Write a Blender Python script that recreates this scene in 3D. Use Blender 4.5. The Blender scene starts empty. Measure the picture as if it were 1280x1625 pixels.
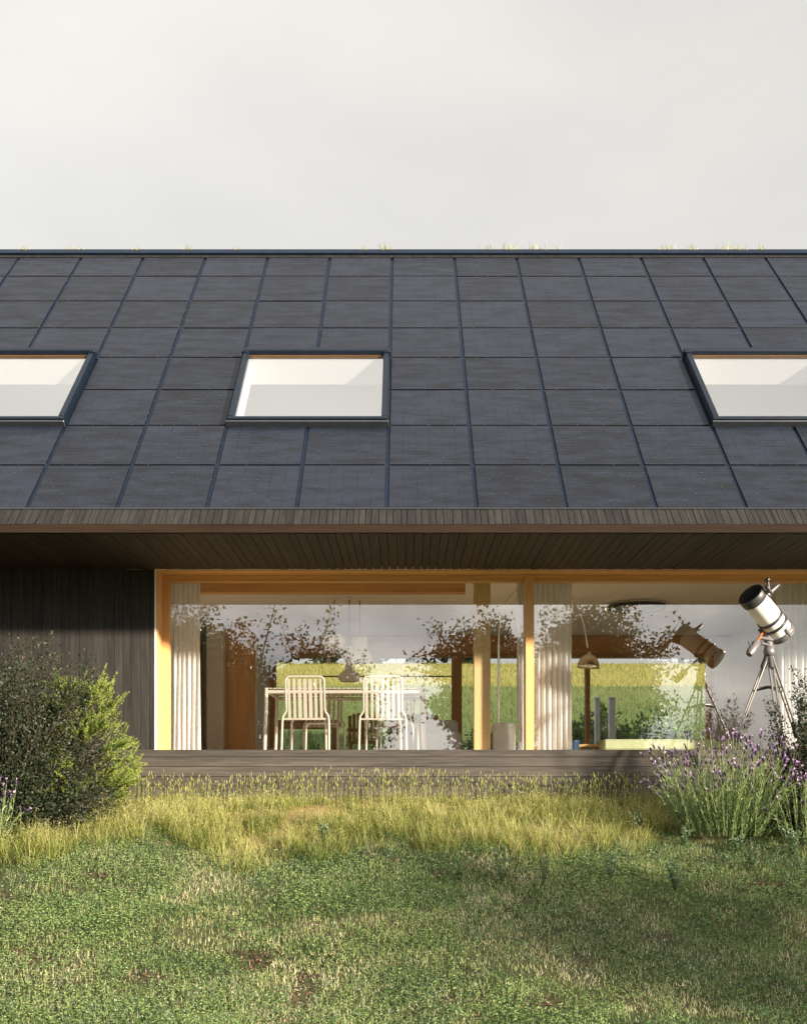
import bpy, math, random
import numpy as np
from mathutils import Vector, Matrix

random.seed(7)
rng = np.random.default_rng(11)
S = bpy.context.scene
COL = S.collection
R = math.radians
F = 1720.0          # focal length of the photograph in its own pixels

# ------------------------------------------------------------------ nodes
def nmat(name):
    m = bpy.data.materials.new(name); m.use_nodes = True
    nt = m.node_tree
    for n in list(nt.nodes): nt.nodes.remove(n)
    out = nt.nodes.new('ShaderNodeOutputMaterial')
    return m, nt, out
def N(nt, typ, **kw):
    n = nt.nodes.new(typ)
    for k, v in kw.items():
        if k.startswith('i_'):
            n.inputs[k[2:].replace('_', ' ')].default_value = v
        else: setattr(n, k, v)
    return n
def L(nt, a, b): nt.links.new(a, b)
def ramp(nt, stops, interp='LINEAR'):
    r = nt.nodes.new('ShaderNodeValToRGB'); r.color_ramp.interpolation = interp
    e = r.color_ramp.elements
    e[0].position, e[0].color = stops[0][0], (*stops[0][1], 1)
    e[1].position, e[1].color = stops[-1][0], (*stops[-1][1], 1)
    for p, c in stops[1:-1]:
        x = e.new(p); x.color = (*c, 1)
    return r
def math_(nt, op, a, b=None, c=None):
    n = nt.nodes.new('ShaderNodeMath'); n.operation = op
    for i, v in enumerate((a, b, c)):
        if v is None: continue
        if isinstance(v, (int, float)): n.inputs[i].default_value = v
        else: nt.links.new(v, n.inputs[i])
    return n.outputs[0]
def mixc(nt, fac, a, b, blend='MIX'):
    n = nt.nodes.new('ShaderNodeMix'); n.data_type = 'RGBA'; n.blend_type = blend
    for s, v in ((n.inputs['Factor'], fac), (n.inputs['A'], a), (n.inputs['B'], b)):
        if isinstance(v, (int, float)): s.default_value = v
        elif isinstance(v, tuple): s.default_value = (*v, 1)
        else: nt.links.new(v, s)
    return n.outputs['Result']
def coords(nt, scale=(1, 1, 1), kind='Object'):
    tc = nt.nodes.new('ShaderNodeTexCoord'); mp = nt.nodes.new('ShaderNodeMapping')
    mp.inputs['Scale'].default_value = scale
    nt.links.new(tc.outputs[kind], mp.inputs[0]); return mp.outputs[0]
def noise(nt, vec, scale=5, detail=4, rough=.55):
    n = nt.nodes.new('ShaderNodeTexNoise')
    n.inputs['Scale'].default_value = scale; n.inputs['Detail'].default_value = detail
    n.inputs['Roughness'].default_value = rough
    if vec is not None: nt.links.new(vec, n.inputs['Vector'])
    return n.outputs['Fac']

def pbr(name, col, rough=.5, metal=0., spec=.5, var=.06, bump=0., vscale=8):
    m, nt, out = nmat(name)
    b = N(nt, 'ShaderNodeBsdfPrincipled')
    b.inputs['Roughness'].default_value = rough; b.inputs['Metallic'].default_value = metal
    b.inputs['Specular IOR Level'].default_value = spec
    f = noise(nt, coords(nt), vscale, 5)
    dark = tuple(c*(1-var*2) for c in col); lite = tuple(min(1, c*(1+var*2)) for c in col)
    r = ramp(nt, [(.3, dark), (.7, lite)]); L(nt, f, r.inputs[0]); L(nt, r.outputs[0], b.inputs['Base Color'])
    if bump:
        bp = N(nt, 'ShaderNodeBump'); bp.inputs['Strength'].default_value = bump; bp.inputs['Distance'].default_value = .01
        L(nt, noise(nt, coords(nt), vscale*8, 4), bp.inputs['Height']); L(nt, bp.outputs[0], b.inputs['Normal'])
    L(nt, b.outputs[0], out.inputs[0]); return m

def wood(name, c1, c2, stretch, rough=.55, tone=.35, bump=.25, spec=.35, knots=True):
    """stretch: coordinate scale, small along the grain"""
    m, nt, out = nmat(name)
    b = N(nt, 'ShaderNodeBsdfPrincipled'); b.inputs['Roughness'].default_value = rough
    b.inputs['Specular IOR Level'].default_value = spec
    at = N(nt, 'ShaderNodeAttribute', attribute_name='tone')
    base = coords(nt, stretch)
    off = N(nt, 'ShaderNodeVectorMath', operation='ADD'); L(nt, base, off.inputs[0])
    sc = N(nt, 'ShaderNodeVectorMath', operation='SCALE'); sc.inputs[0].default_value = (7.3, 3.1, 5.7)
    L(nt, at.outputs['Fac'], sc.inputs['Scale']); L(nt, sc.outputs[0], off.inputs[1])
    g = noise(nt, off.outputs[0], 6, 8, .65)
    g2 = noise(nt, off.outputs[0], 1.3, 3, .6)
    f = math_(nt, 'ADD', math_(nt, 'MULTIPLY', g, .6), math_(nt, 'MULTIPLY', g2, .4))
    r = ramp(nt, [(.36, c1), (.62, c2)]); L(nt, f, r.inputs[0])
    t = math_(nt, 'MULTIPLY_ADD', at.outputs['Fac'], tone, 1-tone/2)
    cc = N(nt, 'ShaderNodeCombineColor')
    for i in range(3): L(nt, t, cc.inputs[i])
    col = mixc(nt, 1.0, r.outputs[0], cc.outputs[0], 'MULTIPLY')
    L(nt, col, b.inputs['Base Color'])
    bp = N(nt, 'ShaderNodeBump'); bp.inputs['Strength'].default_value = bump; bp.inputs['Distance'].default_value = .006
    L(nt, g, bp.inputs['Height']); L(nt, bp.outputs[0], b.inputs['Normal'])
    L(nt, b.outputs[0], out.inputs[0]); return m

def leafy(name, stops, trans=.3, gloss=.04, rough=.5):
    """plants: colour by the per-leaf attribute tone"""
    m, nt, out = nmat(name)
    at = N(nt, 'ShaderNodeAttribute', attribute_name='tone')
    r = ramp(nt, stops); L(nt, at.outputs['Fac'], r.inputs[0])
    d = N(nt, 'ShaderNodeBsdfDiffuse'); t = N(nt, 'ShaderNodeBsdfTranslucent'); g = N(nt, 'ShaderNodeBsdfGlossy')
    g.inputs['Roughness'].default_value = rough
    for n in (d, t): L(nt, r.outputs[0], n.inputs['Color'])
    m1 = N(nt, 'ShaderNodeMixShader'); m1.inputs[0].default_value = trans
    L(nt, d.outputs[0], m1.inputs[1]); L(nt, t.outputs[0], m1.inputs[2])
    m2 = N(nt, 'ShaderNodeMixShader'); m2.inputs[0].default_value = gloss
    L(nt, m1.outputs[0], m2.inputs[1]); L(nt, g.outputs[0], m2.inputs[2])
    L(nt, m2.outputs[0], out.inputs[0]); return m

def glass(name, refl, tint=(1, 1, 1), rough=0.0):
    m, nt, out = nmat(name)
    tr = N(nt, 'ShaderNodeBsdfTransparent'); tr.inputs[0].default_value = (*tint, 1)
    gl = N(nt, 'ShaderNodeBsdfGlossy'); gl.inputs['Roughness'].default_value = rough
    ge = N(nt, 'ShaderNodeNewGeometry'); dt = N(nt, 'ShaderNodeVectorMath', operation='DOT_PRODUCT')
    L(nt, ge.outputs['Incoming'], dt.inputs[0]); L(nt, ge.outputs['Normal'], dt.inputs[1])
    om = math_(nt, 'SUBTRACT', 1.0, math_(nt, 'ABSOLUTE', dt.outputs['Value']))
    f = math_(nt, 'ADD', math_(nt, 'MULTIPLY', math_(nt, 'POWER', om, 5.0), .9), refl+.04)
    f = math_(nt, 'MINIMUM', f, .95)
    mx = N(nt, 'ShaderNodeMixShader'); L(nt, f, mx.inputs[0])
    L(nt, tr.outputs[0], mx.inputs[1]); L(nt, gl.outputs[0], mx.inputs[2]); L(nt, mx.outputs[0], out.inputs[0])
    return m

# ------------------------------------------------------------------ objects
WL = {}
def tag(o, label=None, cat=None, group=None, kind=None):
    if label: o['label'] = label
    if cat: o['category'] = cat
    if group: o['group'] = group
    if kind: o['kind'] = kind
    return o
def thing(name, label, cat, loc=(0, 0, 0), rz=0, group=None):
    o = bpy.data.objects.new(name, None); COL.objects.link(o)
    o.empty_display_size = .2
    o.location = loc; o.rotation_euler = (0, 0, rz); WL[o.name] = Vector(loc)
    return tag(o, label, cat, group)
def link(o, parent, local):
    COL.objects.link(o); WL[o.name] = Vector((0, 0, 0))
    if parent is not None:
        o.parent = parent
        if local: WL[o.name] = WL[parent.name].copy()
        else: o.location = -WL[parent.name]
    return o
def dup(root, loc, rz=0, label=None, group=None, scale=None):
    r = root.copy(); COL.objects.link(r); r.location = loc; r.rotation_euler = (0, 0, rz)
    if scale: r.scale = scale
    if label: r['label'] = label
    if group: r['group'] = group
    for ch in list(root.children):
        c = ch.copy(); COL.objects.link(c); c.parent = r
        for g in ch.children:
            d = g.copy(); COL.objects.link(d); d.parent = c
    return r

class MB:
    def __init__(s): s.v = []; s.f = []; s.t = []; s.sm = []
    def add(s, vs, fs, tone=None, smooth=False):
        b = len(s.v); s.v += [tuple(v) for v in vs]
        t = random.random() if tone is None else tone
        for f in fs: s.f.append(tuple(i+b for i in f)); s.t.append(t); s.sm.append(smooth)
    def box(s, x0, x1, y0, y1, z0, z1, tone=None, M=None, bev=0):
        if bev:
            b = bev; vs = []; 
            xs = (x0, x1); ys = (y0, y1); zs = (z0, z1)
            idx = {}
            for i in (0, 1):
                for j in (0, 1):
                    for k in (0, 1):
                        sx, sy, sz = (1-2*i), (1-2*j), (1-2*k)
                        X, Y, Z = xs[i], ys[j], zs[k]
                        idx[i, j, k, 0] = len(vs); vs.append((X, Y+sy*b, Z+sz*b))
                        idx[i, j, k, 1] = len(vs); vs.append((X+sx*b, Y, Z+sz*b))
                        idx[i, j, k, 2] = len(vs); vs.append((X+sx*b, Y+sy*b, Z))
            g = lambda *a: idx[a]
            fs = []
            for i in (0, 1): fs.append((g(i,0,0,0), g(i,1,0,0), g(i,1,1,0), g(i,0,1,0)))
            for j in (0, 1): fs.append((g(0,j,0,1), g(1,j,0,1), g(1,j,1,1), g(0,j,1,1)))
            for k in (0, 1): fs.append((g(0,0,k,2), g(1,0,k,2), g(1,1,k,2), g(0,1,k,2)))
            for j in (0,1):
                for k in (0,1): fs.append((g(0,j,k,1), g(1,j,k,1), g(1,j,k,2), g(0,j,k,2)))
            for i in (0,1):
                for k in (0,1): fs.append((g(i,0,k,0), g(i,1,k,0), g(i,1,k,2), g(i,0,k,2)))
            for i in (0,1):
                for j in (0,1): fs.append((g(i,j,0,0), g(i,j,1,0), g(i,j,1,1), g(i,j,0,1)))
            for i in (0,1):
                for j in (0,1):
                    for k in (0,1): fs.append((g(i,j,k,0), g(i,j,k,1), g(i,j,k,2)))
        else:
            vs = [(x, y, z) for z in (z0, z1) for y in (y0, y1) for x in (x0, x1)]
            fs = [(0, 2, 3, 1), (4, 5, 7, 6), (0, 1, 5, 4), (2, 6, 7, 3), (0, 4, 6, 2), (1, 3, 7, 5)]
        if M is not None: vs = [M @ Vector(v) for v in vs]
        s.add(vs, fs, tone); return s
    def tube(s, pts, r, n=8, tone=.5, cap=True, flat=1.0):
        pts = [Vector(p) for p in pts]
        rs = r if isinstance(r, (list, tuple)) else [r]*len(pts)
        vs = []; up = None
        for i, p in enumerate(pts):
            a = pts[max(0, i-1)]; b = pts[min(len(pts)-1, i+1)]
            d = (b-a).normalized()
            if up is None:
                up = Vector((0, 0, 1)) if abs(d.z) < .9 else Vector((0, 1, 0))
            x = d.cross(up).normalized(); u = x.cross(d).normalized(); up = u
            for k in range(n):
                w = 2*math.pi*k/n
                vs.append(p + x*math.cos(w)*rs[i] + u*math.sin(w)*rs[i]*flat)
        fs = []
        for i in range(len(pts)-1):
            for k in range(n):
                fs.append((i*n+k, i*n+(k+1) % n, (i+1)*n+(k+1) % n, (i+1)*n+k))
        s.add(vs, fs, tone, True)
        if cap:
            s.add(vs[:n], [tuple(range(n))[::-1]], tone); s.add(vs[-n:], [tuple(range(n))], tone)
        return s
    def lathe(s, prof, n=24, M=None, tone=.5, smooth=True):
        vs = []; fs = []
        for (r, z) in prof:
            for k in range(n):
                w = 2*math.pi*k/n; vs.append(Vector((r*math.cos(w), r*math.sin(w), z)))
        if M is not None: vs = [M @ v for v in vs]
        for i in range(len(prof)-1):
            for k in range(n):
                fs.append((i*n+k, i*n+(k+1) % n, (i+1)*n+(k+1) % n, (i+1)*n+k))
        s.add(vs, fs, tone, smooth); return s
    def build(s, name, mat, parent=None, local=False):
        me = bpy.data.meshes.new(name); me.from_pydata(s.v, [], s.f); me.update()
        a = me.attributes.new('tone', 'FLOAT', 'FACE'); a.data.foreach_set('value', s.t)
        me.polygons.foreach_set('use_smooth', s.sm)
        me.materials.append(mat)
        import bmesh
        bm = bmesh.new(); bm.from_mesh(me)
        bmesh.ops.recalc_face_normals(bm, faces=bm.faces); bm.to_mesh(me); bm.free()
        return link(bpy.data.objects.new(name, me), parent, local)

def build_np(name, V, polys, tone, mat, parent=None, local=False, smooth=False):
    """V (n,3); polys list of int arrays (m,k); tone per vertex"""
    me = bpy.data.meshes.new(name)
    V = np.asarray(V, dtype=np.float32)
    me.vertices.add(len(V)); me.vertices.foreach_set('co', V.ravel())
    loops = np.concatenate([p.ravel() for p in polys]).astype(np.int32)
    starts = []; o = 0
    for p in polys:
        m, k = p.shape; starts.append(o+np.arange(m)*k); o += m*k
    starts = np.concatenate(starts).astype(np.int32)
    me.loops.add(len(loops)); me.loops.foreach_set('vertex_index', loops)
    me.polygons.add(len(starts)); me.polygons.foreach_set('loop_start', starts)
    me.update(calc_edges=True); me.validate()
    a = me.attributes.new('tone', 'FLOAT', 'POINT'); a.data.foreach_set('value', np.asarray(tone, dtype=np.float32))
    if smooth: me.polygons.foreach_set('use_smooth', np.ones(len(me.polygons), dtype=bool))
    me.materials.append(mat)
    return link(bpy.data.objects.new(name, me), parent, local)

class NB:
    """gathers numpy pieces for plants"""
    def __init__(s): s.V = []; s.Q = []; s.T = []; s.tone = []; s.n = 0
    def blades(s, base, h, w, az, lean, curl, tone, seg=2):
        """base (n,3); leaning, curling grass blades"""
        n = len(base); az = np.asarray(az); dx, dy = np.cos(az), np.sin(az); px, py = -dy, dx
        rows = []
        for i in range(seg+1):
            t = i/seg; th = lean + curl*t
            # integrate approximate arc
            k = t*h; ho = k*np.sin(lean+curl*t*.5); ve = k*np.cos(lean+curl*t*.5)
            c = base + np.stack([dx*ho, dy*ho, ve], 1)
            if i < seg:
                ww = w*(1-.55*t)*.5
                o = np.stack([px*ww, py*ww, np.zeros(n)], 1)
                rows += [c-o, c+o]
            else: rows.append(c)
        V = np.stack(rows, 1).reshape(-1, 3); m = 2*seg+1
        b = s.n + np.arange(n)[:, None]*m
        for i in range(seg-1): s.Q.append(b + np.array([[2*i, 2*i+1, 2*i+3, 2*i+2]]))
        s.T.append(b + np.array([[2*seg-2, 2*seg-1, 2*seg]]))
        s.V.append(V); s.tone.append(np.repeat(tone, m)); s.n += n*m
    def leaves(s, c, d, size, width, tone, fold=.25):
        """c (n,3) leaf base, d (n,3) unit direction; a folded diamond"""
        n = len(c); r = rng.normal(size=(n, 3)); sd = np.cross(d, r); sd /= np.linalg.norm(sd, axis=1, keepdims=True)+1e-9
        nn = np.cross(d, sd); size = np.broadcast_to(size, (n,))[:, None]; width = np.broadcast_to(width, (n,))[:, None]
        mid = c + d*size*.45 + nn*size*fold*.3
        V = np.stack([c, mid+sd*width*.5, c+d*size, mid-sd*width*.5], 1).reshape(-1, 3)
        b = s.n+np.arange(n)[:, None]*4
        s.Q.append(b+np.array([[0, 1, 2, 3]])); s.V.append(V); s.tone.append(np.repeat(tone, 4)); s.n += 4*n
    def tube(s, pts, rs, n=5, tone=.5):
        pts = np.asarray(pts, float); k = len(pts); vs = []
        d = np.gradient(pts, axis=0); d /= np.linalg.norm(d, axis=1, keepdims=True)+1e-9
        ref = np.array([0, 0, 1.]) if abs(d[0, 2]) < .9 else np.array([0, 1., 0])
        for i in range(k):
            x = np.cross(d[i], ref); x /= np.linalg.norm(x)+1e-9; u = np.cross(x, d[i])
            for j in range(n):
                w = 2*math.pi*j/n; vs.append(pts[i]+(x*math.cos(w)+u*math.sin(w))*rs[i])
        q = [[i*n+j, i*n+(j+1) % n, (i+1)*n+(j+1) % n, (i+1)*n+j] for i in range(k-1) for j in range(n)]
        s.Q.append(np.array(q)+s.n); s.V.append(np.array(vs)); s.tone.append(np.full(len(vs), tone)); s.n += len(vs)
    def blobs(s, c, rad, length, d, tone):
        """many small spindle shapes (seed heads, flower spikes): 3 rings of 4 + ends"""
        n = len(c); r = rng.normal(size=(n, 3)); a = np.cross(d, r); a /= np.linalg.norm(a, axis=1, keepdims=True)+1e-9
        b = np.cross(d, a); rad = np.broadcast_to(rad, (n,))[:, None]; length = np.broadcast_to(length, (n,))[:, None]
        rows = []
        for t, k in ((.0, .35), (.35, 1.), (.75, .8), (1., .2)):
            for j in range(4):
                w = math.pi/2*j; rows.append(c+d*length*t+(a*math.cos(w)+b*math.sin(w))*rad*k)
        V = np.stack(rows, 1).reshape(-1, 3); bb = s.n+np.arange(n)[:, None]*16
        for i in range(3):
            for j in range(4): s.Q.append(bb+np.array([[i*4+j, i*4+(j+1) % 4, (i+1)*4+(j+1) % 4, (i+1)*4+j]]))
        s.V.append(V); s.tone.append(np.repeat(tone, 16)); s.n += 16*n
    def build(s, name, mat, parent=None, local=False):
        polys = []
        if s.Q: polys.append(np.concatenate(s.Q))
        if s.T: polys.append(np.concatenate(s.T))
        return build_np(name, np.concatenate(s.V), polys, np.clip(np.concatenate(s.tone), 0, 1), mat, parent, local)

def vnoise(x, y, sc, seed=0):
    """cheap smooth value noise on arrays"""
    x = np.asarray(x)*sc+seed*17.3; y = np.asarray(y)*sc+seed*9.1
    xi = np.floor(x); yi = np.floor(y); fx = x-xi; fy = y-yi
    fx = fx*fx*(3-2*fx); fy = fy*fy*(3-2*fy)
    def h(a, b):
        v = np.sin(a*127.1+b*311.7+seed*3.3)*43758.5453; return v-np.floor(v)
    return (h(xi, yi)*(1-fx)+h(xi+1, yi)*fx)*(1-fy)+(h(xi, yi+1)*(1-fx)+h(xi+1, yi+1)*fx)*fy
def smooth(t): t = np.clip(t, 0, 1); return t*t*(3-2*t)

# ------------------------------------------------------------------ terrain height
PY = [-400, 6.3, 7.2, 8, 9, 10, 10.9, 11.5, 20.5, 24, 40, 60, 80, 90, 130, 400]
PZ = [-1.6, -1.6, -1.47, -1.235, -.91, -.58, -.3, -.2, -.1, .75, 3.4, 6.2, 8.7, 9.1, 7, -2]
def gz(x, y):
    z = np.interp(y, PY, PZ)
    near = smooth((np.asarray(y)-3)/3)*(1-smooth((np.asarray(y)-11)/.6))
    return z + near*((vnoise(x, y, 1.1, 1)-.5)*.10 + (vnoise(x, y, 3.3, 2)-.5)*.035)

# ------------------------------------------------------------------ materials
WOODX = (.35, 6, 6); WOODZ = (6, 6, .35); WOODY = (6, .35, 6)
m_wall = wood('black_boards', (0.0098, 0.0085, 0.0077), (0.0351, 0.0288, 0.0246), (7, 7, .4), .7, .5, .5)
m_plinth = wood('grey_boards', (0.0310, 0.0267, 0.0224), (0.0843, 0.0705, 0.0576), (.45, 8, 8), .75, .4, .5)
m_eave = wood('weathered_boards', (0.0080, 0.0072, 0.0066), (0.0273, 0.0243, 0.0216), (9, .6, .6), .8, .42, .7, .2)
m_soffit = wood('soffit_boards', (0.0185, 0.0119, 0.0085), (0.0433, 0.0281, 0.0194), (7, .4, 7), .7, .4, .5)
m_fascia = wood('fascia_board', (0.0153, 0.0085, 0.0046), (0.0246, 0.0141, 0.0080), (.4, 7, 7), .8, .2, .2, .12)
m_oak = wood('orange_wood_v', (.60, .295, .108), (.74, .425, .175), (5, 5, .25), .45, .15, .06)
m_oakh = wood('orange_wood_h', (.60, .295, .108), (.74, .425, .175), (.25, 5, 5), .45, .15, .06)
m_honey = wood('honey_wood', (.72, .48, .22), (.82, .60, .32), (5, 5, .25), .45, .15, .06)
m_brown = wood('brown_wood', (.46, .23, .085), (.62, .34, .14), (4, 4, .25), .5, .3, .1)
m_beam = wood('beam_wood', (0.5060, 0.2415, 0.0862), (0.6670, 0.3565, 0.1380), (.25, 4, 4), .5, .3, .1)
m_pale = wood('pale_wood', (.50, .30, .12), (.66, .43, .19), (3, 3, .5), .5, .3, .1)
m_floor = wood('floor_boards', (0.6750, 0.5387, 0.3780), (0.8640, 0.7229, 0.5443), (.3, 4, 4), .45, .3, .1)
m_white = pbr('white_plaster', (.86, .84, .80), .75, var=.012, bump=.05)
m_shaft = pbr('shaft_plaster', (.93, .915, .89), .75, var=.008, bump=.03)
m_ceil = pbr('ceiling_plaster', (.88, .82, .72), .8, var=.01, bump=.04)
m_taupe = pbr('taupe_plaster', (.62, .56, .49), .8, var=.02, bump=.05)
m_trim = pbr('pale_trim', (.8, .74, .66), .4, var=.02)
m_navy = pbr('navy_metal', (.0038, .0095, .0225), .55, .0, .14, var=.12)
m_frame = pbr('black_frame_metal', (.0038, .0080, .0160), .5, .0, .2, var=.1)
m_lip = pbr('grey_metal_lip', (.07, .075, .085), .35, .7, .5, var=.06)
m_black = pbr('black_rubber', (.012, .013, .016), .5, 0, .4)
m_steel = pbr('cream_steel', (.66, .60, .53), .45, 0, .5, var=.02)
m_chrome = pbr('brass_chrome', (.90, .84, .70), .06, 1., .5, var=.02)
m_marble = pbr('white_marble', (.78, .76, .72), .3, 0, .5, var=.04)
m_linen = None
m_tel_w = pbr('telescope_white', (.80, .77, .72), .3, 0, .5, var=.015)
m_tel_d = pbr('telescope_dark', (.045, .042, .042), .4, 0, .5, var=.06)
m_tel_g = pbr('telescope_grey', (.16, .15, .15), .4, .3, .5, var=.05)
m_tel_s = pbr('tripod_steel', (.24, .22, .20), .3, .8, .5, var=.05)
m_tel_o = pbr('orange_anodised', (.55, .17, .06), .35, .4, .5)
m_tel_in = pbr('lens_glass', (.01, .013, .02), .12, 0, .8)
m_sofa_g = pbr('green_fabric', (.46, .50, .30), .9, var=.04, bump=.2)
m_sofa_w = pbr('white_fabric', (.70, .70, .70), .9, var=.03, bump=.2)
m_blue = pbr('blue_glaze', (.02, .06, .13), .35, 0, .5, var=.1)
m_paper = pbr('paper_shade', (.90, .86, .79), .8, var=.03)
m_stone = pbr('terrace_stone', (.34, .32, .29), .8, var=.08, bump=.2)
m_cable = pbr('black_cable', (.012, .01, .009), .5)
m_backpost = pbr('white_post', (.86, .86, .84), .6, var=.03)
m_glass = glass('window_glass', .24, (.98, .985, .975))
m_glass2 = glass('back_glass', .0, (.97, .98, .97))
m_skyglass = glass('skylight_glass', .50, (.97, .98, .98))

def make_linen():
    m, nt, out = nmat('linen_curtain')
    d = N(nt, 'ShaderNodeBsdfDiffuse'); t = N(nt, 'ShaderNodeBsdfTranslucent')
    r = ramp(nt, [(.3, (.92, .91, .90)), (.7, (.96, .955, .95))]); L(nt, noise(nt, coords(nt, (60, 60, 8)), 3, 3), r.inputs[0])
    for n in (d, t): L(nt, r.outputs[0], n.inputs[0])
    mx = N(nt, 'ShaderNodeMixShader'); mx.inputs[0].default_value = .35
    L(nt, d.outputs[0], mx.inputs[1]); L(nt, t.outputs[0], mx.inputs[2]); L(nt, mx.outputs[0], out.inputs[0]); return m
m_linen = make_linen()

def make_panel_mat():
    m, nt, out = nmat('solar_cells')
    b = N(nt, 'ShaderNodeBsdfPrincipled')
    tc = N(nt, 'ShaderNodeTexCoord'); sx = N(nt, 'ShaderNodeSeparateXYZ'); L(nt, tc.outputs['Object'], sx.inputs[0])
    oi = N(nt, 'ShaderNodeObjectInfo')
    W = .81; HH = .80
    cu = math_(nt, 'FRACT', math_(nt, 'DIVIDE', sx.outputs[0], W/6)); cv = math_(nt, 'FRACT', math_(nt, 'DIVIDE', sx.outputs[1], HH/6))
    du = math_(nt, 'ABSOLUTE', math_(nt, 'SUBTRACT', cu, .5)); dv = math_(nt, 'ABSOLUTE', math_(nt, 'SUBTRACT', cv, .5))
    lu = math_(nt, 'GREATER_THAN', du, .472); lv = math_(nt, 'GREATER_THAN', dv, .488)
    # dashed, uneven vertical gaps
    vec = N(nt, 'ShaderNodeVectorMath', operation='ADD'); L(nt, tc.outputs['Object'], vec.inputs[0])
    cmb = N(nt, 'ShaderNodeCombineXYZ'); rr = math_(nt, 'MULTIPLY', oi.outputs['Random'], 37.)
    L(nt, rr, cmb.inputs[0]); L(nt, rr, cmb.inputs[1]); L(nt, cmb.outputs[0], vec.inputs[1])
    mp = N(nt, 'ShaderNodeMapping'); mp.inputs['Scale'].default_value = (1., 3.2, 1); L(nt, vec.outputs[0], mp.inputs[0])
    blot = noise(nt, mp.outputs[0], 2.4, 5, .6)
    mp2 = N(nt, 'ShaderNodeMapping'); mp2.inputs['Scale'].default_value = (2., 55, 1); L(nt, vec.outputs[0], mp2.inputs[0])
    streak = noise(nt, mp2.outputs[0], 2.0, 3, .6)
    dash = noise(nt, vec.outputs[0], 14, 2)
    fine = math_(nt, 'FRACT', math_(nt, 'DIVIDE', sx.outputs[1], HH/24)); finel = math_(nt, 'LESS_THAN', fine, .22)
    f = math_(nt, 'ADD', math_(nt, 'MULTIPLY', blot, .62), math_(nt, 'MULTIPLY', streak, .38))
    f = math_(nt, 'ADD', f, math_(nt, 'MULTIPLY', math_(nt, 'SUBTRACT', oi.outputs['Random'], .5), .10))
    base = ramp(nt, [(.38, (.0014, .0020, .0040)), (.475, (.0046, .0066, .0128)), (.58, (.0088, .0122, .0230))]); L(nt, f, base.inputs[0])
    c = mixc(nt, math_(nt, 'MULTIPLY', finel, .6), base.outputs[0], (.02, .022, .028))
    c = mixc(nt, math_(nt, 'MULTIPLY', lu, math_(nt, 'MULTIPLY', dash, 1.5)), c, (.004, .0035, .003))
    c = mixc(nt, math_(nt, 'MULTIPLY', lv, .25), c, (.02, .018, .016))
    dot = math_(nt, 'MULTIPLY', math_(nt, 'GREATER_THAN', du, .465), math_(nt, 'GREATER_THAN', dv, .46))
    dsel = math_(nt, 'GREATER_THAN', noise(nt, vec.outputs[0], 9, 1), .55)
    c = mixc(nt, math_(nt, 'MULTIPLY', dot, math_(nt, 'MULTIPLY', dsel, .85)), c, (.085, .078, .066))
    L(nt, c, b.inputs['Base Color'])
    rg = N(nt, 'ShaderNodeMapRange'); rg.inputs[3].default_value = .62; rg.inputs[4].default_value = .42
    L(nt, f, rg.inputs[0]); L(nt, rg.outputs[0], b.inputs['Roughness'])
    b.inputs['Specular IOR Level'].default_value = .21
    bp = N(nt, 'ShaderNodeBump'); bp.inputs['Strength'].default_value = .12; bp.inputs['Distance'].default_value = .004
    L(nt, streak, bp.inputs['Height']); L(nt, bp.outputs[0], b.inputs['Normal'])
    L(nt, b.outputs[0], out.inputs[0]); return m
m_panel = make_panel_mat()

def make_ground_mat():
    m, nt, out = nmat('soil_and_fields')
    b = N(nt, 'ShaderNodeBsdfPrincipled'); b.inputs['Roughness'].default_value = .95; b.inputs['Specular IOR Level'].default_value = .1
    v = coords(nt); sx = N(nt, 'ShaderNodeSeparateXYZ'); L(nt, v, sx.inputs[0])
    n1 = noise(nt, v, 1.6, 5); n2 = noise(nt, v, 22, 5, .7); n3 = noise(nt, v, .25, 4)
    lawn = ramp(nt, [(.35, (.030, .040, .016)), (.54, (.055, .055, .026)), (.72, (.15, .115, .07))])
    L(nt, math_(nt, 'ADD', math_(nt, 'MULTIPLY', n1, .5), math_(nt, 'MULTIPLY', n2, .5)), lawn.inputs[0])
    straw = ramp(nt, [(.35, (.16, .12, .045)), (.7, (.34, .26, .11))]); L(nt, n2, straw.inputs[0])
    green = ramp(nt, [(.3, (.095, .135, .045)), (.7, (.155, .19, .07))]); L(nt, n2, green.inputs[0])
    yel = ramp(nt, [(.3, (.27, .25, .075)), (.7, (.36, .32, .10))]); L(nt, n3, yel.inputs[0])
    yy = math_(nt, 'ADD', sx.outputs[1], math_(nt, 'MULTIPLY', math_(nt, 'SUBTRACT', n1, .5), .8))
    c = mixc(nt, math_(nt, 'GREATER_THAN', yy, 10.0), lawn.outputs[0], straw.outputs[0])
    c = mixc(nt, math_(nt, 'GREATER_THAN', yy, 20.), c, green.outputs[0])
    c = mixc(nt, math_(nt, 'MULTIPLY_ADD', math_(nt, 'MINIMUM', math_(nt, 'MAXIMUM', math_(nt, 'DIVIDE', math_(nt, 'SUBTRACT', yy, 27.), 15.), 0.), 1.), .25, math_(nt, 'MULTIPLY', math_(nt, 'GREATER_THAN', yy, 42.), .70)), c, yel.outputs[0])
    back = mixc(nt, n1, (.10, .13, .04), (.17, .17, .06))
    c = mixc(nt, math_(nt, 'LESS_THAN', yy, 3.), c, back)
    L(nt, c, b.inputs['Base Color'])
    bp = N(nt, 'ShaderNodeBump'); bp.inputs['Strength'].default_value = .8; bp.inputs['Distance'].default_value = .03
    L(nt, n2, bp.inputs['Height']); L(nt, bp.outputs[0], b.inputs['Normal'])
    L(nt, b.outputs[0], out.inputs[0]); return m

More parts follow.
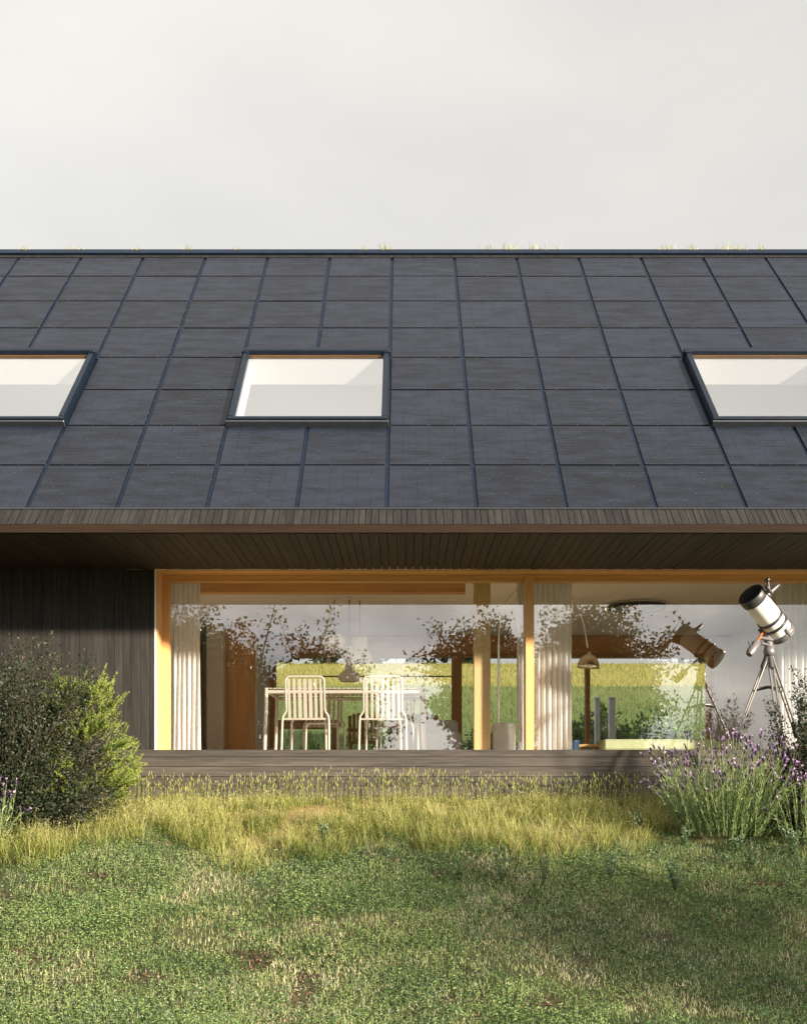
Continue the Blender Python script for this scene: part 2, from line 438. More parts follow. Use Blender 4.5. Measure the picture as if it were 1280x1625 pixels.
m_lawn = leafy('lawn_blades', [(0, (.070, .120, .038)), (.35, (.18, .25, .076)), (.65, (.33, .36, .14)), (.85, (.52, .48, .25)), (1, (.64, .57, .37))], .3, .03)
m_clover = leafy('clover_leaves', [(0, (.045, .092, .032)), (.5, (.14, .225, .070)), (1, (.31, .38, .14))], .3, .015)
m_bluish = leafy('bluish_herb', [(0, (.05, .09, .034)), (.6, (.125, .19, .075)), (1, (.44, .43, .38))], .25, .04)
m_dry = leafy('dry_grass', [(0, (.095, .13, .026)), (.35, (.245, .27, .062)), (.7, (.44, .415, .145)), (1, (.61, .56, .31))], .35, .02)
m_litter = leafy('leaf_litter', [(0, (.045, .024, .015)), (.6, (.15, .085, .05)), (1, (.42, .32, .22))], .05, .02)
m_shrub = leafy('dark_shrub_leaves', [(0, (.010, .015, .008)), (.6, (.030, .040, .019)), (.86, (.070, .075, .036)), (1, (.17, .10, .085))], .12, .025, .5)
m_twig = leafy('twigs', [(0, (.035, .024, .016)), (1, (.12, .085, .055))], 0, .02)
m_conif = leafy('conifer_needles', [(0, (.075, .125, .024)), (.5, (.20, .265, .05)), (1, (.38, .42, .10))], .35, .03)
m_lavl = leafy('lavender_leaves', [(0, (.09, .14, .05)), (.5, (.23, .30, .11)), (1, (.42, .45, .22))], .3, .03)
m_lavf = leafy('lavender_flowers', [(0, (.04, .024, .05)), (.45, (.085, .045, .10)), (.55, (.30, .17, .34)), (1, (.60, .43, .61))], .2, .03)
m_tree = leafy('tree_leaves', [(0, (.018, .030, .008)), (.5, (.048, .068, .018)), (.85, (.10, .11, .028)), (1, (.17, .11, .035))], .3, .06, .35)
m_treedk = leafy('dark_wood_leaves', [(0, (.012, .022, .010)), (1, (.045, .06, .022))], .2, .02)
m_bark = pbr('bark', (.075, .058, .042), .9, var=.2, bump=.6)

# ------------------------------------------------------------------ ground
xs = np.unique(np.concatenate([np.linspace(-400, -40, 16), np.linspace(-40, -8, 17), np.linspace(-8, 8, 129), np.linspace(8, 40, 17), np.linspace(40, 400, 16)]))
ys = np.unique(np.concatenate([np.linspace(-400, -20, 16), np.linspace(-20, 5, 14), np.linspace(5, 12, 85), np.linspace(12, 46, 35), np.linspace(46, 130, 30), np.linspace(130, 400, 8)]))
GX, GY = np.meshgrid(xs, ys); GZ = gz(GX, GY)
V = np.stack([GX, GY, GZ], 2).reshape(-1, 3); nx, ny = len(xs), len(ys)
I = np.arange(nx*ny).reshape(ny, nx)
Q = np.stack([I[:-1, :-1], I[:-1, 1:], I[1:, 1:], I[1:, :-1]], 2).reshape(-1, 4)
g = build_np('ground', V, [Q], np.zeros(len(V)), make_ground_mat(), smooth=True); g['kind'] = 'structure'
tb = MB(); tb.box(-7, 7.5, 18.35, 20.6, -.5, .26)
t = tb.build('terrace', m_stone); t['kind'] = 'structure'

# ------------------------------------------------------------------ house
XL, XR = -9.0, 9.0
RUN = .589                      # one panel row, horizontally (roof pitch 45 degrees)
Y0, Z0 = 10.238, 2.571          # lower edge of the solar panels
RY, RZ = Y0+8*RUN, Z0+8*RUN     # ridge
EY, EZ = 10.051, 2.384          # lower edge of the eave
SOF = 2.308; WY = 11.78; GYL = 12.11; FLOOR = .33; CEIL = 2.42; BACK = 18.1; PTOP = .34
house = thing('house', 'dark timber house with a solar roof, three skylights and a wide orange wood window', 'house', (0, 15, -.2))
ROT = Matrix.Rotation(R(45), 4, 'X')
def roofM(x, y): return Matrix.Translation((x, y, y-Y0+Z0)) @ ROT     # local y runs up the slope
SK = [(-5.265, -3.565), (-1.865, -.165), (3.235, 4.935)]
q2 = math.sqrt(2)
v_e = (EY-Y0)*q2; v_top = (RY-Y0)*q2; v_s0 = 2*RUN*q2; v_s1 = 4*RUN*q2
MR = roofM(0, Y0)
# roof deck, pieces butted round the skylights
dk = MB()
dk.box(XL, XR, 0, v_s0, -.22, -.012, M=MR); dk.box(XL, XR, v_s1, v_top, -.22, -.012, M=MR)
e = [XL]+[a for s in SK for a in s]+[XR]
for i in range(0, len(e), 2): dk.box(e[i], e[i+1], v_s0, v_s1, -.22, -.012, M=MR)
# rear slope
MRB = Matrix.Translation((0, RY, RZ)) @ Matrix.Rotation(R(-45), 4, 'X')
dk.box(XL, XR, .012, (RY-EY)*q2, -.22, -.012, M=MRB)
dk.build('roof', m_navy, house)
# boarded eave below the panels
eb = MB(); x = XL
while x < XR:
    w = random.uniform(.052, .088); eb.box(x+.003, min(x+w, XR)-.003, v_e, -.012, -.03, .004+random.uniform(-.002, .002), M=MR); x += w
eb.box(XL, XR, v_e+.01, -.02, -.06, -.032, M=MR, tone=0)
eb.build('eave_boards', m_eave, house)
db = MB(); db.box(XL, XR, -.012, .012, -.03, .012, M=MR); db.build('drip_edge', m_black, house)
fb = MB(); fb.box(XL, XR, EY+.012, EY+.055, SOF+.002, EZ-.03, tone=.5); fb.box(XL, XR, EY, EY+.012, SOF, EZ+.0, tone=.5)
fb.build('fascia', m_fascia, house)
sb = MB(); x = XL
while x < XR:
    w = random.uniform(.07, .105); sb.box(x+.003, min(x+w, XR)-.003, EY+.056, WY+.02, SOF-.001+random.uniform(0, .003), SOF+.03); x += w
sb.box(XL, XR, EY+.06, WY+.02, SOF+.031, SOF+.05, tone=0)
sb.build('soffit', m_soffit, house)
rc = MB(); rc.box(XL, XR, v_top-.10, v_top+.035, .0, .045, M=MR, tone=.5); rc.box(XL, XR, .001, .12, .0, .044, M=MRB, tone=.5)
rc.build('ridge_cap', m_navy, house)
bbx = MB(); bbx.box(XL, XR, v_top-.16, v_top-.10, -.01, .012, M=MR, tone=.5); bbx.build('ridge_flashing', m_eave, house)

# solar panels
PW, PH, GAP = .81, .80, .04
pb = MB(); pb.box(0, PW, 0, PH, -.011, .003, bev=.002)
pm = None; extra = MB(); npan = 0
def px_of(X, Y): return 641+X/Y*F
for r in range(8):
    for k in range(-10, 10):
        X = -.165+.85*k
        if X < XL or X+.85 > XR: continue
        if r in (2, 3) and any(abs(X-a) < .1 or abs(X+.85-b) < .1 for a, b in SK): continue
        ya = Y0+r*RUN; mat4 = roofM(X+.02, ya+.012)
        xa = [px_of(X+.02, ya), px_of(X+.83, ya), px_of(X+.02, ya+RUN), px_of(X+.83, ya+RUN)]
        if max(xa) < -4 or min(xa) > 1284:
            extra.box(0, PW, 0, PH, -.011, .003, M=mat4, bev=.002); continue
        if pm is None:
            pm = pb.build('solar_panel', m_panel, house); o = pm
        else:
            o = pm.copy(); COL.objects.link(o); o.parent = house
        jit = Matrix.Rotation(R(random.uniform(-.25, .25)), 4, 'X')
        o.matrix_local = Matrix.Translation(-WL[house.name]) @ mat4 @ jit
        npan += 1
ex = extra.build('solar_panels_beyond', m_panel, house); ex.name = 'solar_array'; ex['kind'] = 'stuff'
print('panels', npan)

# skylights
for (a, b), lab in zip(SK, ('skylight cut by the left edge of the photo', 'skylight complete in the middle of the roof', 'skylight cut by the right edge of the photo')):
    f = MB(); t0, t1 = .085, .028
    v0, v1 = v_s0+.005, v_s1-.004
    fw = .075
    f.box(a+.01, b-.01, v1-.05, v1+.03, -.01, t0+.025, M=MR, tone=.5, bev=.012)          # hood
    f.box(a-.008, a+fw, v1-.06, v1+.022, .0, t0+.018, M=MR, tone=.5, bev=.01)
    f.box(b-fw, b+.008, v1-.06, v1+.022, .0, t0+.018, M=MR, tone=.5, bev=.01)
    for xx in (a+.012, b-fw+.002): f.box(xx, xx+fw-.014, v0+.052, v1-.052, -.02, t0, M=MR, tone=.5, bev=.006)
    for xx in (a+.002, b-.026): f.box(xx, xx+.024, v0+.03, v1-.07, -.02, t0-.03, M=MR, tone=.5)
    f.box(a+.008, b-.008, v0, v0+.05, -.02, t0-.004, M=MR, tone=.5, bev=.006)
    sk = f.build('skylight', m_frame, house); sk['label'] = lab
    lp = MB(); lp.box(a-.004, b+.004, v0-.035, v0-.006, -.011, t0-.02, M=MR, tone=.5, bev=.006)
    lp.build('cover_strip', m_lip, sk)
    gp = MB(); gp.add([MR @ Vector(p) for p in ((a+fw, v0+.045, t0-.03), (b-fw, v0+.045, t0-.03), (b-fw, v1-.045, t0-.03), (a+fw, v1-.045, t0-.03))], [(0, 1, 2, 3)])
    gp.build('glass_pane', m_skyglass, sk)
    # white plastered lining through the thickness of the roof
    wl = MB(); zt, zb_ = .02, -.30
    wl.box(a+.03, a+.06, v_s0+.02, v_s1-.02, zb_, zt, M=MR); wl.box(b-.06, b-.03, v_s0+.02, v_s1-.02, zb_, zt, M=MR)
    wl.box(a+.06, b-.06, v_s0+.02, v_s0+.05, zb_, zt, M=MR); wl.box(a+.06, b-.06, v_s1-.055, v_s1-.02, zb_, zt, M=MR)
    wl.build('light_well', m_shaft, sk)
    wt = MB(); wt.box(a+fw, b-fw, v1-.063, v1-.053, .021, t0-.032, M=MR, tone=.5); wt.build('inner_trim', m_oakh, sk)

# white loft behind the skylights
def lining(x0, x1, va, vb):
    lo = MB(); lo.box(x0, x1, va, vb, -.25, -.222, M=MR); lo.build('loft_lining', m_shaft, house)
lining(XL+.5, XR-.5, .6, v_s0); lining(XL+.5, XR-.5, v_s1, v_top-.3)
for i in range(0, len(e), 2): lining(max(e[i], XL+.5), min(e[i+1], XR-.5), v_s0, v_s1)
lo = MB(); lo.box(XL+.5, XR-.5, 14.6, 14.68, CEIL+.22, 6.62); lo.build('loft_wall', m_shaft, house)
lo = MB(); lo.box(XL+.5, XR-.5, 10.9, 14.6, CEIL+.12, CEIL+.2); lo.build('loft_floor', m_shaft, house)

# walls
WX0, WX1 = -2.705, 5.35            # opening in the front wall
wb = MB()
def boards(mb, x0, x1, y, z0, z1):
    x = x0
    while x < x1-.01:
        w = random.uniform(.075, .115); x2 = min(x+w, x1)
        mb.box(x+.002, x2-.002, y+random.uniform(0, .006), y+.03, z0, z1); x = x2
    mb.box(x0, x1, y+.031, y+.16, z0, z1, tone=0)
boards(wb, XL+.4, WX0, WY, PTOP+.002, SOF-.002); wb.build('front_wall', m_wall, house)
wb = MB(); boards(wb, WX1, XR-.4, WY, PTOP+.002, SOF-.002); wb.build('front_wall', m_wall, house)
for xx in (XL+.4, XR-.48):
    gw = MB()
    pts = [(WY+.2, -.4), (BACK+.2, -.4), (BACK+.2, SOF+.1), (RY, RZ-.35), (WY+.2, SOF+1.3), (WY+.2, SOF)]
    n = len(pts)
    gw.add([(xx, *p) for p in pts]+[(xx+.08, *p) for p in pts], [tuple(range(n)), tuple(range(2*n-1, n-1, -1))]+[(i, (i+1) % n, n+(i+1) % n, n+i) for i in range(n)], .5)
    gw.build('gable_wall', m_wall, house)
pl = MB(); z = PTOP; first = True
while z > -.9:
    h = .105 if not first else .08
    pl.box(XL+.4, XR-.4, 11.70+(0 if first else .012)+random.uniform(0, .003), 11.74, z-h+.005, z); z -= h; first = False
pl.box(XL+.4, XR-.4, 11.741, WY-.001, -.9, PTOP-.003, tone=0)
pl.box(WX0, WX1, WY-.001, 12.0, -.2, PTOP-.003, tone=.5)
pl.build('plinth', m_plinth, house)

# big front window: reveal, frame, mullion, panes
wf = MB()
wf.box(WX0+.012, WX1, WY+.02, 12.06, 2.294, 2.306)                         # reveal head
wf.box(WX0+.012, WX0+.022, WY+.02, 12.06, PTOP+.002, 2.293)                # reveal jamb
wf.box(WX0+.022, WX1, 12.03, 12.20, 2.262, 2.293)
wf.box(WX0+.023, WX1, 12.065, 12.18, 2.225, 2.261)
fr = wf.build('front_window', m_oakh, house)
wv = MB()
wv.box(WX0+.022, WX0+.05, 12.03, 12.2, PTOP+.002, 2.261); wv.box(WX0+.05, WX0+.09, 12.065, 12.18, PTOP+.002, 2.224)
wv.build('jamb', m_oak, fr)
wv = MB(); wv.box(WX1-.09, WX1, 12.03, 12.2, PTOP+.002, 2.261); wv.build('jamb', m_oak, fr)
mv = MB(); mv.box(1.345, 1.435, 11.97, 12.2, PTOP+.002, 2.2605); mv.build('mullion', m_oak, fr)
tr = MB(); tr.box(WX0-.006, WX0+.011, WY-.006, 12.0, PTOP+.003, 2.3); tr.build('corner_trim', m_trim, fr)
for xa, xb in ((WX0+.09, 1.344), (1.436, WX1-.091)):
    bt = MB(); bt.box(xa, xb, 12.04, 12.2, FLOOR-.06, PTOP-.02); bt.build('bottom_rail', m_oakh, fr)
for xa, xb in ((WX0+.088, 1.347), (1.433, WX1-.088)):
    gp = MB(); gp.add([(xa, GYL, PTOP-.04), (xb, GYL, PTOP-.04), (xb, GYL, 2.226), (xa, GYL, 2.226)], [(0, 1, 2, 3)])
    gp.build('glass_pane', m_glass, fr)

# interior shell
fl = MB(); y = 12.2
fl.box(XL+.5, XR-.5, 12.005, BACK+.25, FLOOR-.12, FLOOR-.021, tone=0)
while y < BACK:
    fl.box(XL+.5, XR-.5, y+.002, y+.16, FLOOR-.02, FLOOR); y += .162
fl.build('floor', m_floor, house)
cl = MB(); cl.box(XL+.5, XR-.5, 12.19, BACK-.13, CEIL, CEIL+.1); cl.build('ceiling', m_ceil, house)
LW, RW = -3.35, 5.42
for q in ((LW-.1, LW, 12.22, BACK), (RW, RW+.1, 12.22, BACK), (LW, -3.05, BACK, BACK+.2), (RW-.25, RW-.002, BACK, BACK+.2)):
    iw = MB(); iw.box(*q, FLOOR, CEIL-.002); iw.build('inner_wall', m_white, house)
ip = MB(); ip.box(-2.95, -2.70, 16.2, 16.4, FLOOR, CEIL-.002); ip.build('partition', m_taupe, house)
cb = MB(); cb.box(-2.80, -2.275, 16.5, BACK+.15, FLOOR, CEIL-.003); cb.build('wood_partition', m_brown, house)
cs = MB(); cs.box(-2.273, -2.24, 16.52, BACK+.15, FLOOR, CEIL-.004); cs.build('partition_lining', m_taupe, house)
bm_ = MB(); bm_.box(-2.238, RW-.252, BACK-.12, BACK+.2, 2.12, CEIL-.004); bm_.build('rear_beam', m_beam, house)
for q in ((XL+.5, XR-.5, BACK+.201, BACK+.3, 2.2, 4.2), (XL+.5, LW-.1, BACK+.2, BACK+.3, -.3, 2.199), (RW+.1, XR-.5, BACK+.2, BACK+.3, -.3, 2.199)):
    up = MB(); up.box(*q); up.build('rear_wall', m_wall, house)
bk = MB(); bk.box(-2.5, .73, 12.9, 13.06, 2.25, CEIL-.002); bk.build('bulkhead', m_beam, house)
po = MB(); po.box(.80, .985, 12.36, 12.55, FLOOR, CEIL-.003); po.build('wood_post', m_honey, house)
# rear glazing
rl_ = MB(); rg_ = MB(); rg_.box(-2.237, 5.169, BACK, BACK+.15, 2.075, 2.118); rw_ = rg_.build('rear_window', m_brown, house)
for xc, w in ((.88, .17), (3.07, .07), (-2.19, .09), (5.12, .1)):
    rg_ = MB(); rg_.box(xc-w/2, xc+w/2, BACK, BACK+.15, FLOOR, 2.074); rg_.build('post', m_brown, rw_)
rl_.box(-1.49, .794, BACK+.04, BACK+.07, 1.745, 1.768); rl_.build('rail', m_tel_s, rw_)
for xa, xb in ((-2.145, .795), (.965, 3.035), (3.105, 5.07)):
    gp = MB(); gp.add([(xa, BACK+.08, FLOOR+.002), (xb, BACK+.08, FLOOR+.002), (xb, BACK+.08, 2.074), (xa, BACK+.08, 2.074)], [(0, 1, 2, 3)])
    gp.build('glass_pane', m_glass2, rw_)

# ------------------------------------------------------------------ curtains
def curtain(x0, x1, y, lam, amp, label):
    n = int((x1-x0)/lam*12); nz = 14
    xs_ = np.linspace(x0, x1, n); ph = np.cumsum(rng.uniform(.7, 1.3, n))*2*math.pi/12
    V = []; 
    for j in range(nz):
        t = j/(nz-1); z = FLOOR+.005+(2.36-FLOOR)*t
        yy = y+amp*(1-.35*t)*np.sin(ph+.5*np.sin(3*t+xs_*4))
        V.append(np.stack([xs_+.006*np.sin(ph*1.7+4*t), yy, np.full(n, z)], 1))
    V = np.concatenate(V); I = np.arange(n*nz).reshape(nz, n)
    Q = np.stack([I[:-1, :-1], I[:-1, 1:], I[1:, 1:], I[1:, :-1]], 2).reshape(-1, 4)
    o = build_np('curtain', V, [Q], np.zeros(len(V)), m_linen, smooth=True)
    return tag(o, label, 'curtain', 'curtains behind the front window')
curtain(-2.64, -2.31, 12.30, .052, .028, 'white pleated curtain gathered against the left jamb of the front window')
curtain(1.285, 1.40, 12.32, .034, .04, 'narrow curtain bunched edge-on just left of the window mullion')
curtain(1.48, 1.90, 12.30, .062, .03, 'white pleated curtain hanging just right of the window mullion')
curtain(4.25, 5.2, 12.36, .075, .035, 'white pleated curtain behind the telescope at the right edge')

# ------------------------------------------------------------------ dining table
tx0, tx1, ty0, ty1, tz = -1.64, .228, 12.90, 13.98, .783
tbl = thing('dining_table', 'cream slatted steel dining table behind the front window', 'table', ((tx0+tx1)/2, (ty0+ty1)/2, FLOOR))
hw, hd = (tx1-tx0)/2, (ty1-ty0)/2
tp = MB(); n = 33
for i in range(n):
    xa = -hw+.03+i*(2*hw-.06)/n; tp.box(xa, xa+(2*hw-.06)/n-.016, -hd+.002, hd-.002, tz-.012, tz, tone=.5)
tp.build('tabletop', m_steel, tbl, True)
fm = MB()
for yy in (-hd, hd): fm.tube([(-hw, yy, tz-.05), (hw, yy, tz-.05)], .022)
for xx in (-hw+.02, hw-.02): fm.tube([(xx, -hd, tz-.05), (xx, hd, tz-.05)], .02)
fm.build('table_frame', m_steel, tbl, True)
for sx in (-1, 1):
    for sy in (-1, 1):
        l = MB(); l.tube([(sx*hw, sy*hd, tz-.0), (sx*hw, sy*hd, tz-.2), (sx*(hw+.02), sy*hd, 0)], .022); l.build('leg', m_steel, tbl, True)

# ------------------------------------------------------------------ slatted steel chairs (backrest towards -y)
def make_chair(label, loc, rz):
    c = thing('dining_chair', label, 'chair', loc, rz, 'slatted steel chairs round the dining table'); c.scale = (.94, .94, .93)
    b = MB(); H = .93
    pts = [(-.235, -.17, .52)]
    for k in range(7):
        w = math.pi/2*k/6; pts.append((-.235+.06*(1-math.cos(w)), -.17-.10+(-.02), H-.06+.06*math.sin(w)))
    pts += [(-p[0], p[1], p[2]) for p in pts[::-1]]
    b.tube(pts, .0135, 8); b.build('back_frame', m_steel, c, True)
    for s in (-1, 1):
        l = MB(); l.tube([(s*.235, -.17, .53), (s*.245, -.165, .50), (s*.278, -.16, .45), (s*.285, -.165, .38), (s*.29, -.22, 0)], .0145, 8); l.build('leg', m_steel, c, True)
        l = MB(); l.tube([(s*.20, .25, .42), (s*.215, .26, .38), (s*.22, .29, 0)], .0145, 8); l.build('leg', m_steel, c, True)
    st = MB(); bl = MB()
    for i in range(7):
        x = -.195+i*.065; w = .0165 if i not in (2, 3, 4) else .021
        bl.add([(x-w, -.15, .43), (x+w, -.15, .43), (x+w, -.285, H-.03), (x-w, -.285, H-.03), (x-w, -.156, .43), (x+w, -.156, .43), (x+w, -.291, H-.03), (x-w, -.291, H-.03)],
               [(0, 1, 2, 3), (7, 6, 5, 4), (0, 4, 5, 1), (1, 5, 6, 2), (2, 6, 7, 3), (3, 7, 4, 0)], .5)
        st.add([(x-w, -.15, .424), (x+w, -.15, .424), (x+w, .26, .45), (x-w, .26, .45), (x-w, -.15, .43), (x+w, -.15, .43), (x+w, .26, .456), (x-w, .26, .456)],
               [(3, 2, 1, 0), (4, 5, 6, 7), (0, 1, 5, 4), (1, 2, 6, 5), (2, 3, 7, 6), (3, 0, 4, 7)], .5)
    bl.build('backrest', m_steel, c, True); st.build('seat', m_steel, c, True)
    f2 = MB(); f2.tube([(-.27, -.14, .415), (.27, -.14, .415)], .012, 6); f2.tube([(-.21, .25, .435), (.21, .25, .435)], .012, 6)
    for s in (-1, 1): f2.tube([(s*.265, -.15, .415), (s*.205, .25, .43)], .012, 6)
    f2.build('seat_frame', m_steel, c, True)
    return c
ch = make_chair('left of the two cream steel chairs with their backs to the front window', (-1.133, 12.63, FLOOR), 0)
dup(ch, (-.245, 12.63, FLOOR), 0, 'right of the two cream steel chairs with their backs to the front window')
dup(ch, (-1.05, 14.1, FLOOR), math.pi, 'cream steel chair across the table behind the left near chair')
dup(ch, (-.09, 14.12, FLOOR), math.pi, 'cream steel chair across the table behind the right near chair')

# ------------------------------------------------------------------ timber garden set on the rear terrace
TZ = .26
wt_ = thing('garden_table', 'pale timber garden table on the terrace beyond the dining table', 'table', (-1.75, 19.2, TZ))
a = MB()
for i in range(6): a.box(-.62, .62, -.42+i*.14, -.29+i*.14, .76, .80)
a.build('tabletop', m_pale, wt_, True)
a = MB(); a.box(-.56, .56, -.36, -.33, .68, .759); a.box(-.56, .56, .33, .36, .68, .759); a.build('apron', m_pale, wt_, True)
for sx in (-1, 1):
    for sy in (-1, 1):
        a = MB(); a.box(sx*.53-.04, sx*.53+.04, sy*.34-.04, sy*.34+.04, 0, .759-.08+.0, tone=.4); a.build('leg', m_pale, wt_, True)
def garden_chair(label, loc, rz):
    c = thing('garden_chair', label, 'chair', loc, rz, 'timber garden chairs on the rear terrace')
    a = MB(); a.box(-.25, .25, -.22, .26, .40, .44, bev=.01); a.build('seat', m_pale, c, True)
    for s in (-1, 1):
        for yy in (-.2, .23):
            a = MB(); a.box(s*.22-.022, s*.22+.022, yy-.022, yy+.022, 0, .40, tone=.5); a.build('leg', m_pale, c, True)
    a = MB()
    for i in range(7):
        x = -.225+i*.075; hh = .93-.9*x*x
        a.box(x-.030, x+.030, -.235+.02, -.21+.02, .44, hh, M=Matrix.Translation((0, 0, 0)))
    a.build('backrest', m_pale, c, True)
    a = MB(); a.box(-.27, .27, -.19, -.172, .60, .66, tone=.2); a.build('back_rail', m_brown, c, True)
    return c
gc = garden_chair('timber slat-back garden chair seen between the two near steel chairs', (-.72, 19.1, TZ), 0)
dup(gc, (.42, 19.15, TZ), -.35, 'timber slat-back garden chair seen right of the right near steel chair')
dup(gc, (-.08, 19.6, TZ), .2, 'timber slat-back garden chair seen through the right near steel chair')
def sofa(name, label, loc, w, d, h, mat, cat='sofa', bh=None):
    s = thing(name, label, cat, loc)
    a = MB(); a.box(-w/2, w/2, -d/2, d/2, .08, h, bev=.04); a.build('seat', mat, s, True)
    a = MB(); a.box(-w/2+.02, w/2-.02, d/2-.2, d/2+.02, h*.6, bh or h+.3, bev=.05); a.build('backrest', mat, s, True)
    for sx in (-1, 1):
        a = MB(); a.box(sx*(w/2-.1)-.03, sx*(w/2-.1)+.03, -d/2+.08, d/2-.08, 0, .0795, tone=.3); a.build('leg', m_pale, s, True)
    return s
sofa('sofa', 'white upholstered sofa standing right of the dining table', (.36, 16.6, FLOOR), 1.0, .8, .40, m_sofa_w, bh=.62)
bs = thing('bench', 'long pale green upholstered bench behind the right window pane', 'bench', (3.1, 13.3, FLOOR))
a = MB(); a.box(-.70, 1.0, -.28, .28, .045, .175, bev=.02); a.build('seat', m_sofa_g, bs, True)
for xx in (-.6, .8):
    a = MB(); a.box(xx, xx+.1, -.22, .22, 0, .044); a.build('leg', m_pale, bs, True)
st_ = thing('low_table', 'low pale wood table between blue pot and green bench', 'table', (2.28, 13.45, FLOOR))
a = MB(); a.box(-.14, .14, -.16, .16, .09, .125, bev=.004); a.build('tabletop', m_pale, st_, True)
for sx in (-1, 1):
    a = MB(); a.box(sx*.12-.015, sx*.12+.015, -.14, .14, 0, .0895); a.build('leg', m_pale, st_, True)
pt = thing('plant_pot', 'small dark blue pot on the floor at the foot of the right curtain', 'pot', (2.02, 13.0, FLOOR))
a = MB(); a.lathe([(0, .0), (.055, 0), (.065, .02), (.085, .15), (.088, .16), (.078, .16), (.07, .12), (0, .11)], 20); a.build('pot', m_blue, pt, True)

# ------------------------------------------------------------------ lamps
def pendant(label, px_, prof, zc, cx_, y=14.3):
    t = thing('pendant_lamp', label, 'lamp', (cx_, y, zc), 0, 'paper pendant lamps over the dining table')
    a = MB(); a.lathe(prof, 28); a.build('lamp_shade', m_paper, t, True)
    top = max(p[1] for p in prof)
    a = MB(); a.tube([(0, 0, top-.01), (0, 0, CEIL-zc)], .006, 6); a.build('cable', m_cable, t, True)
    a = MB(); a.lathe([(0, CEIL-zc-.03), (.04, CEIL-zc-.03), (.04, CEIL-zc-.001), (0, CEIL-zc-.001)], 14); a.build('ceiling_rose', m_paper, t, True)
pendant('squat drum pendant lamp, leftmost of the three over the table', 528, [(.05, 0), (.12, .02), (.145, .07), (.14, .13), (.10, .19), (.04, .21), (0, .21)], 1.73, -.92)
pendant('lowest pendant lamp, a long neck flaring to a shallow bowl', 553, [(.12, 0), (.15, .05), (.13, .10), (.06, .16), (.045, .36), (.05, .46), (0, .47)], 1.31, -.72, 14.25)
pendant('rightmost pendant lamp, a small drum stacked on a bell', 571, [(.17, 0), (.155, .09), (.11, .165), (.09, .18), (.10, .20), (.105, .30), (.09, .335), (0, .34)], 1.57, -.585, 14.35)
rl = thing('ring_lamp', 'thin black ring lamp on the ceiling over the right room', 'lamp', (3.17, 14.75, 2.345))
a = MB()
ro, ri = .385, .335
a.lathe([(ri, 0), (ro, 0), (ro, .045), (ri, .045), (ri, 0)], 48, smooth=False); a.build('ring', m_cable, rl, True)
a = MB(); a.lathe([(ri-.02, .004), (ri-.001, .004), (ri-.001, .03), (ri-.02, .03), (ri-.02, .004)], 48); a.build('diffuser', m_paper, rl, True)
for w in (0, 2.1, 4.2):
    a = MB(); a.tube([(.36*math.cos(w), .36*math.sin(w), .045), (.36*math.cos(w), .36*math.sin(w), .075)], .004, 6); a.build('hanger', m_cable, rl, True)
al = thing('arc_lamp', 'brass arc floor lamp with a domed shade and white stone base', 'lamp', (1.19, 12.95, FLOOR))
a = MB(); a.box(-.13, .13, -.09, .09, 0, .36, bev=.012); a.build('base', m_marble, al, True)
def ax(px_, py_): return ((px_-641)/F*12.95-1.19, 0, (1240-py_)/F*12.95-FLOOR)
arc = [ax(791, 1150), ax(791, 1060), ax(791.5, 1000), ax(797, 968), ax(808, 948), ax(825, 933), ax(846, 926), ax(866, 924.5), ax(886, 930), ax(905, 945), ax(920, 971), ax(928, 1000), ax(932, 1028)]
pts = [Vector(p) for p in arc]; sm_ = []
for i in range(len(pts)-1):
    p0, p1, p2, p3 = pts[max(0, i-1)], pts[i], pts[i+1], pts[min(len(pts)-1, i+2)]
    for k in range(4):
        t = k/4; sm_.append(.5*((2*p1)+(p2-p0)*t+(2*p0-5*p1+4*p2-p3)*t*t+(3*p1-p0-3*p2+p3)*t**3))
sm_.append(pts[-1])
a = MB(); a.tube(sm_[:10], .016, 8); a.build('stem', m_chrome, al, True)
a = MB(); a.tube(sm_[9:], .011, 8); a.build('arm', m_chrome, al, True)
sp = ax(933, 1060); M_ = Matrix.Translation(sp) @ Matrix.Rotation(R(4), 4, 'Y')
a = MB(); prof = [(.132*math.cos(w), .165*math.sin(w)) for w in np.linspace(0, math.pi/2*.93, 12)]+[(.02, .185), (.0, .19)]
prof = [(.126, .002)]+[(.132, 0)]+prof[1:]
a.lathe(prof, 32, M_); a.build('lamp_shade', m_chrome, al, True)
a = MB(); a.lathe([(.0, .015), (.04, .02), (.05, .06), (.03, .1), (0, .11)], 16, M_); a.build('bulb', m_paper, al, True)

# ------------------------------------------------------------------ telescope
TY = 10.86
def T(px_, py_, y=TY): return Vector(((px_-641)/F*y, y, (1240-py_)/F*y))
tel = thing('telescope', 'white reflector telescope on a steel tripod outside the window', 'telescope', (3.66, TY, -.35))
fr_c = T(1190, 943, 10.74); re_c = T(1243, 1009, 10.98)
ax_ = (re_c-fr_c).normalized(); LEN = (re_c-fr_c).length
M_t = Matrix.Translation(fr_c) @ ax_.to_track_quat('Z', 'Y').to_matrix().to_4x4()
rt = .122
a = MB(); a.lathe([(rt, .09), (rt, LEN-.07)], 40, M_t); a.build('tube', m_tel_w, tel)
a = MB(); a.lathe([(rt-.012, .012), (rt+.004, -.004), (rt+.011, .004), (rt+.011, .085), (rt+.003, .094), (rt, .094)], 40, M_t); a.lathe([(rt-.010, .30), (rt-.010, .0)], 40, M_t); a.lathe([(rt-.011, .30), (0, .30)], 40, M_t)
a.build('front_ring', m_tel_d, tel)
a = MB()
for w in (0, math.pi/2, math.pi, 1.5*math.pi):
    p = Vector((math.cos(w)*(rt-.012), math.sin(w)*(rt-.012), .09)); a.tube([M_t @ p, M_t @ Vector((math.cos(w)*.03, math.sin(w)*.03, .09))], .003, 6)
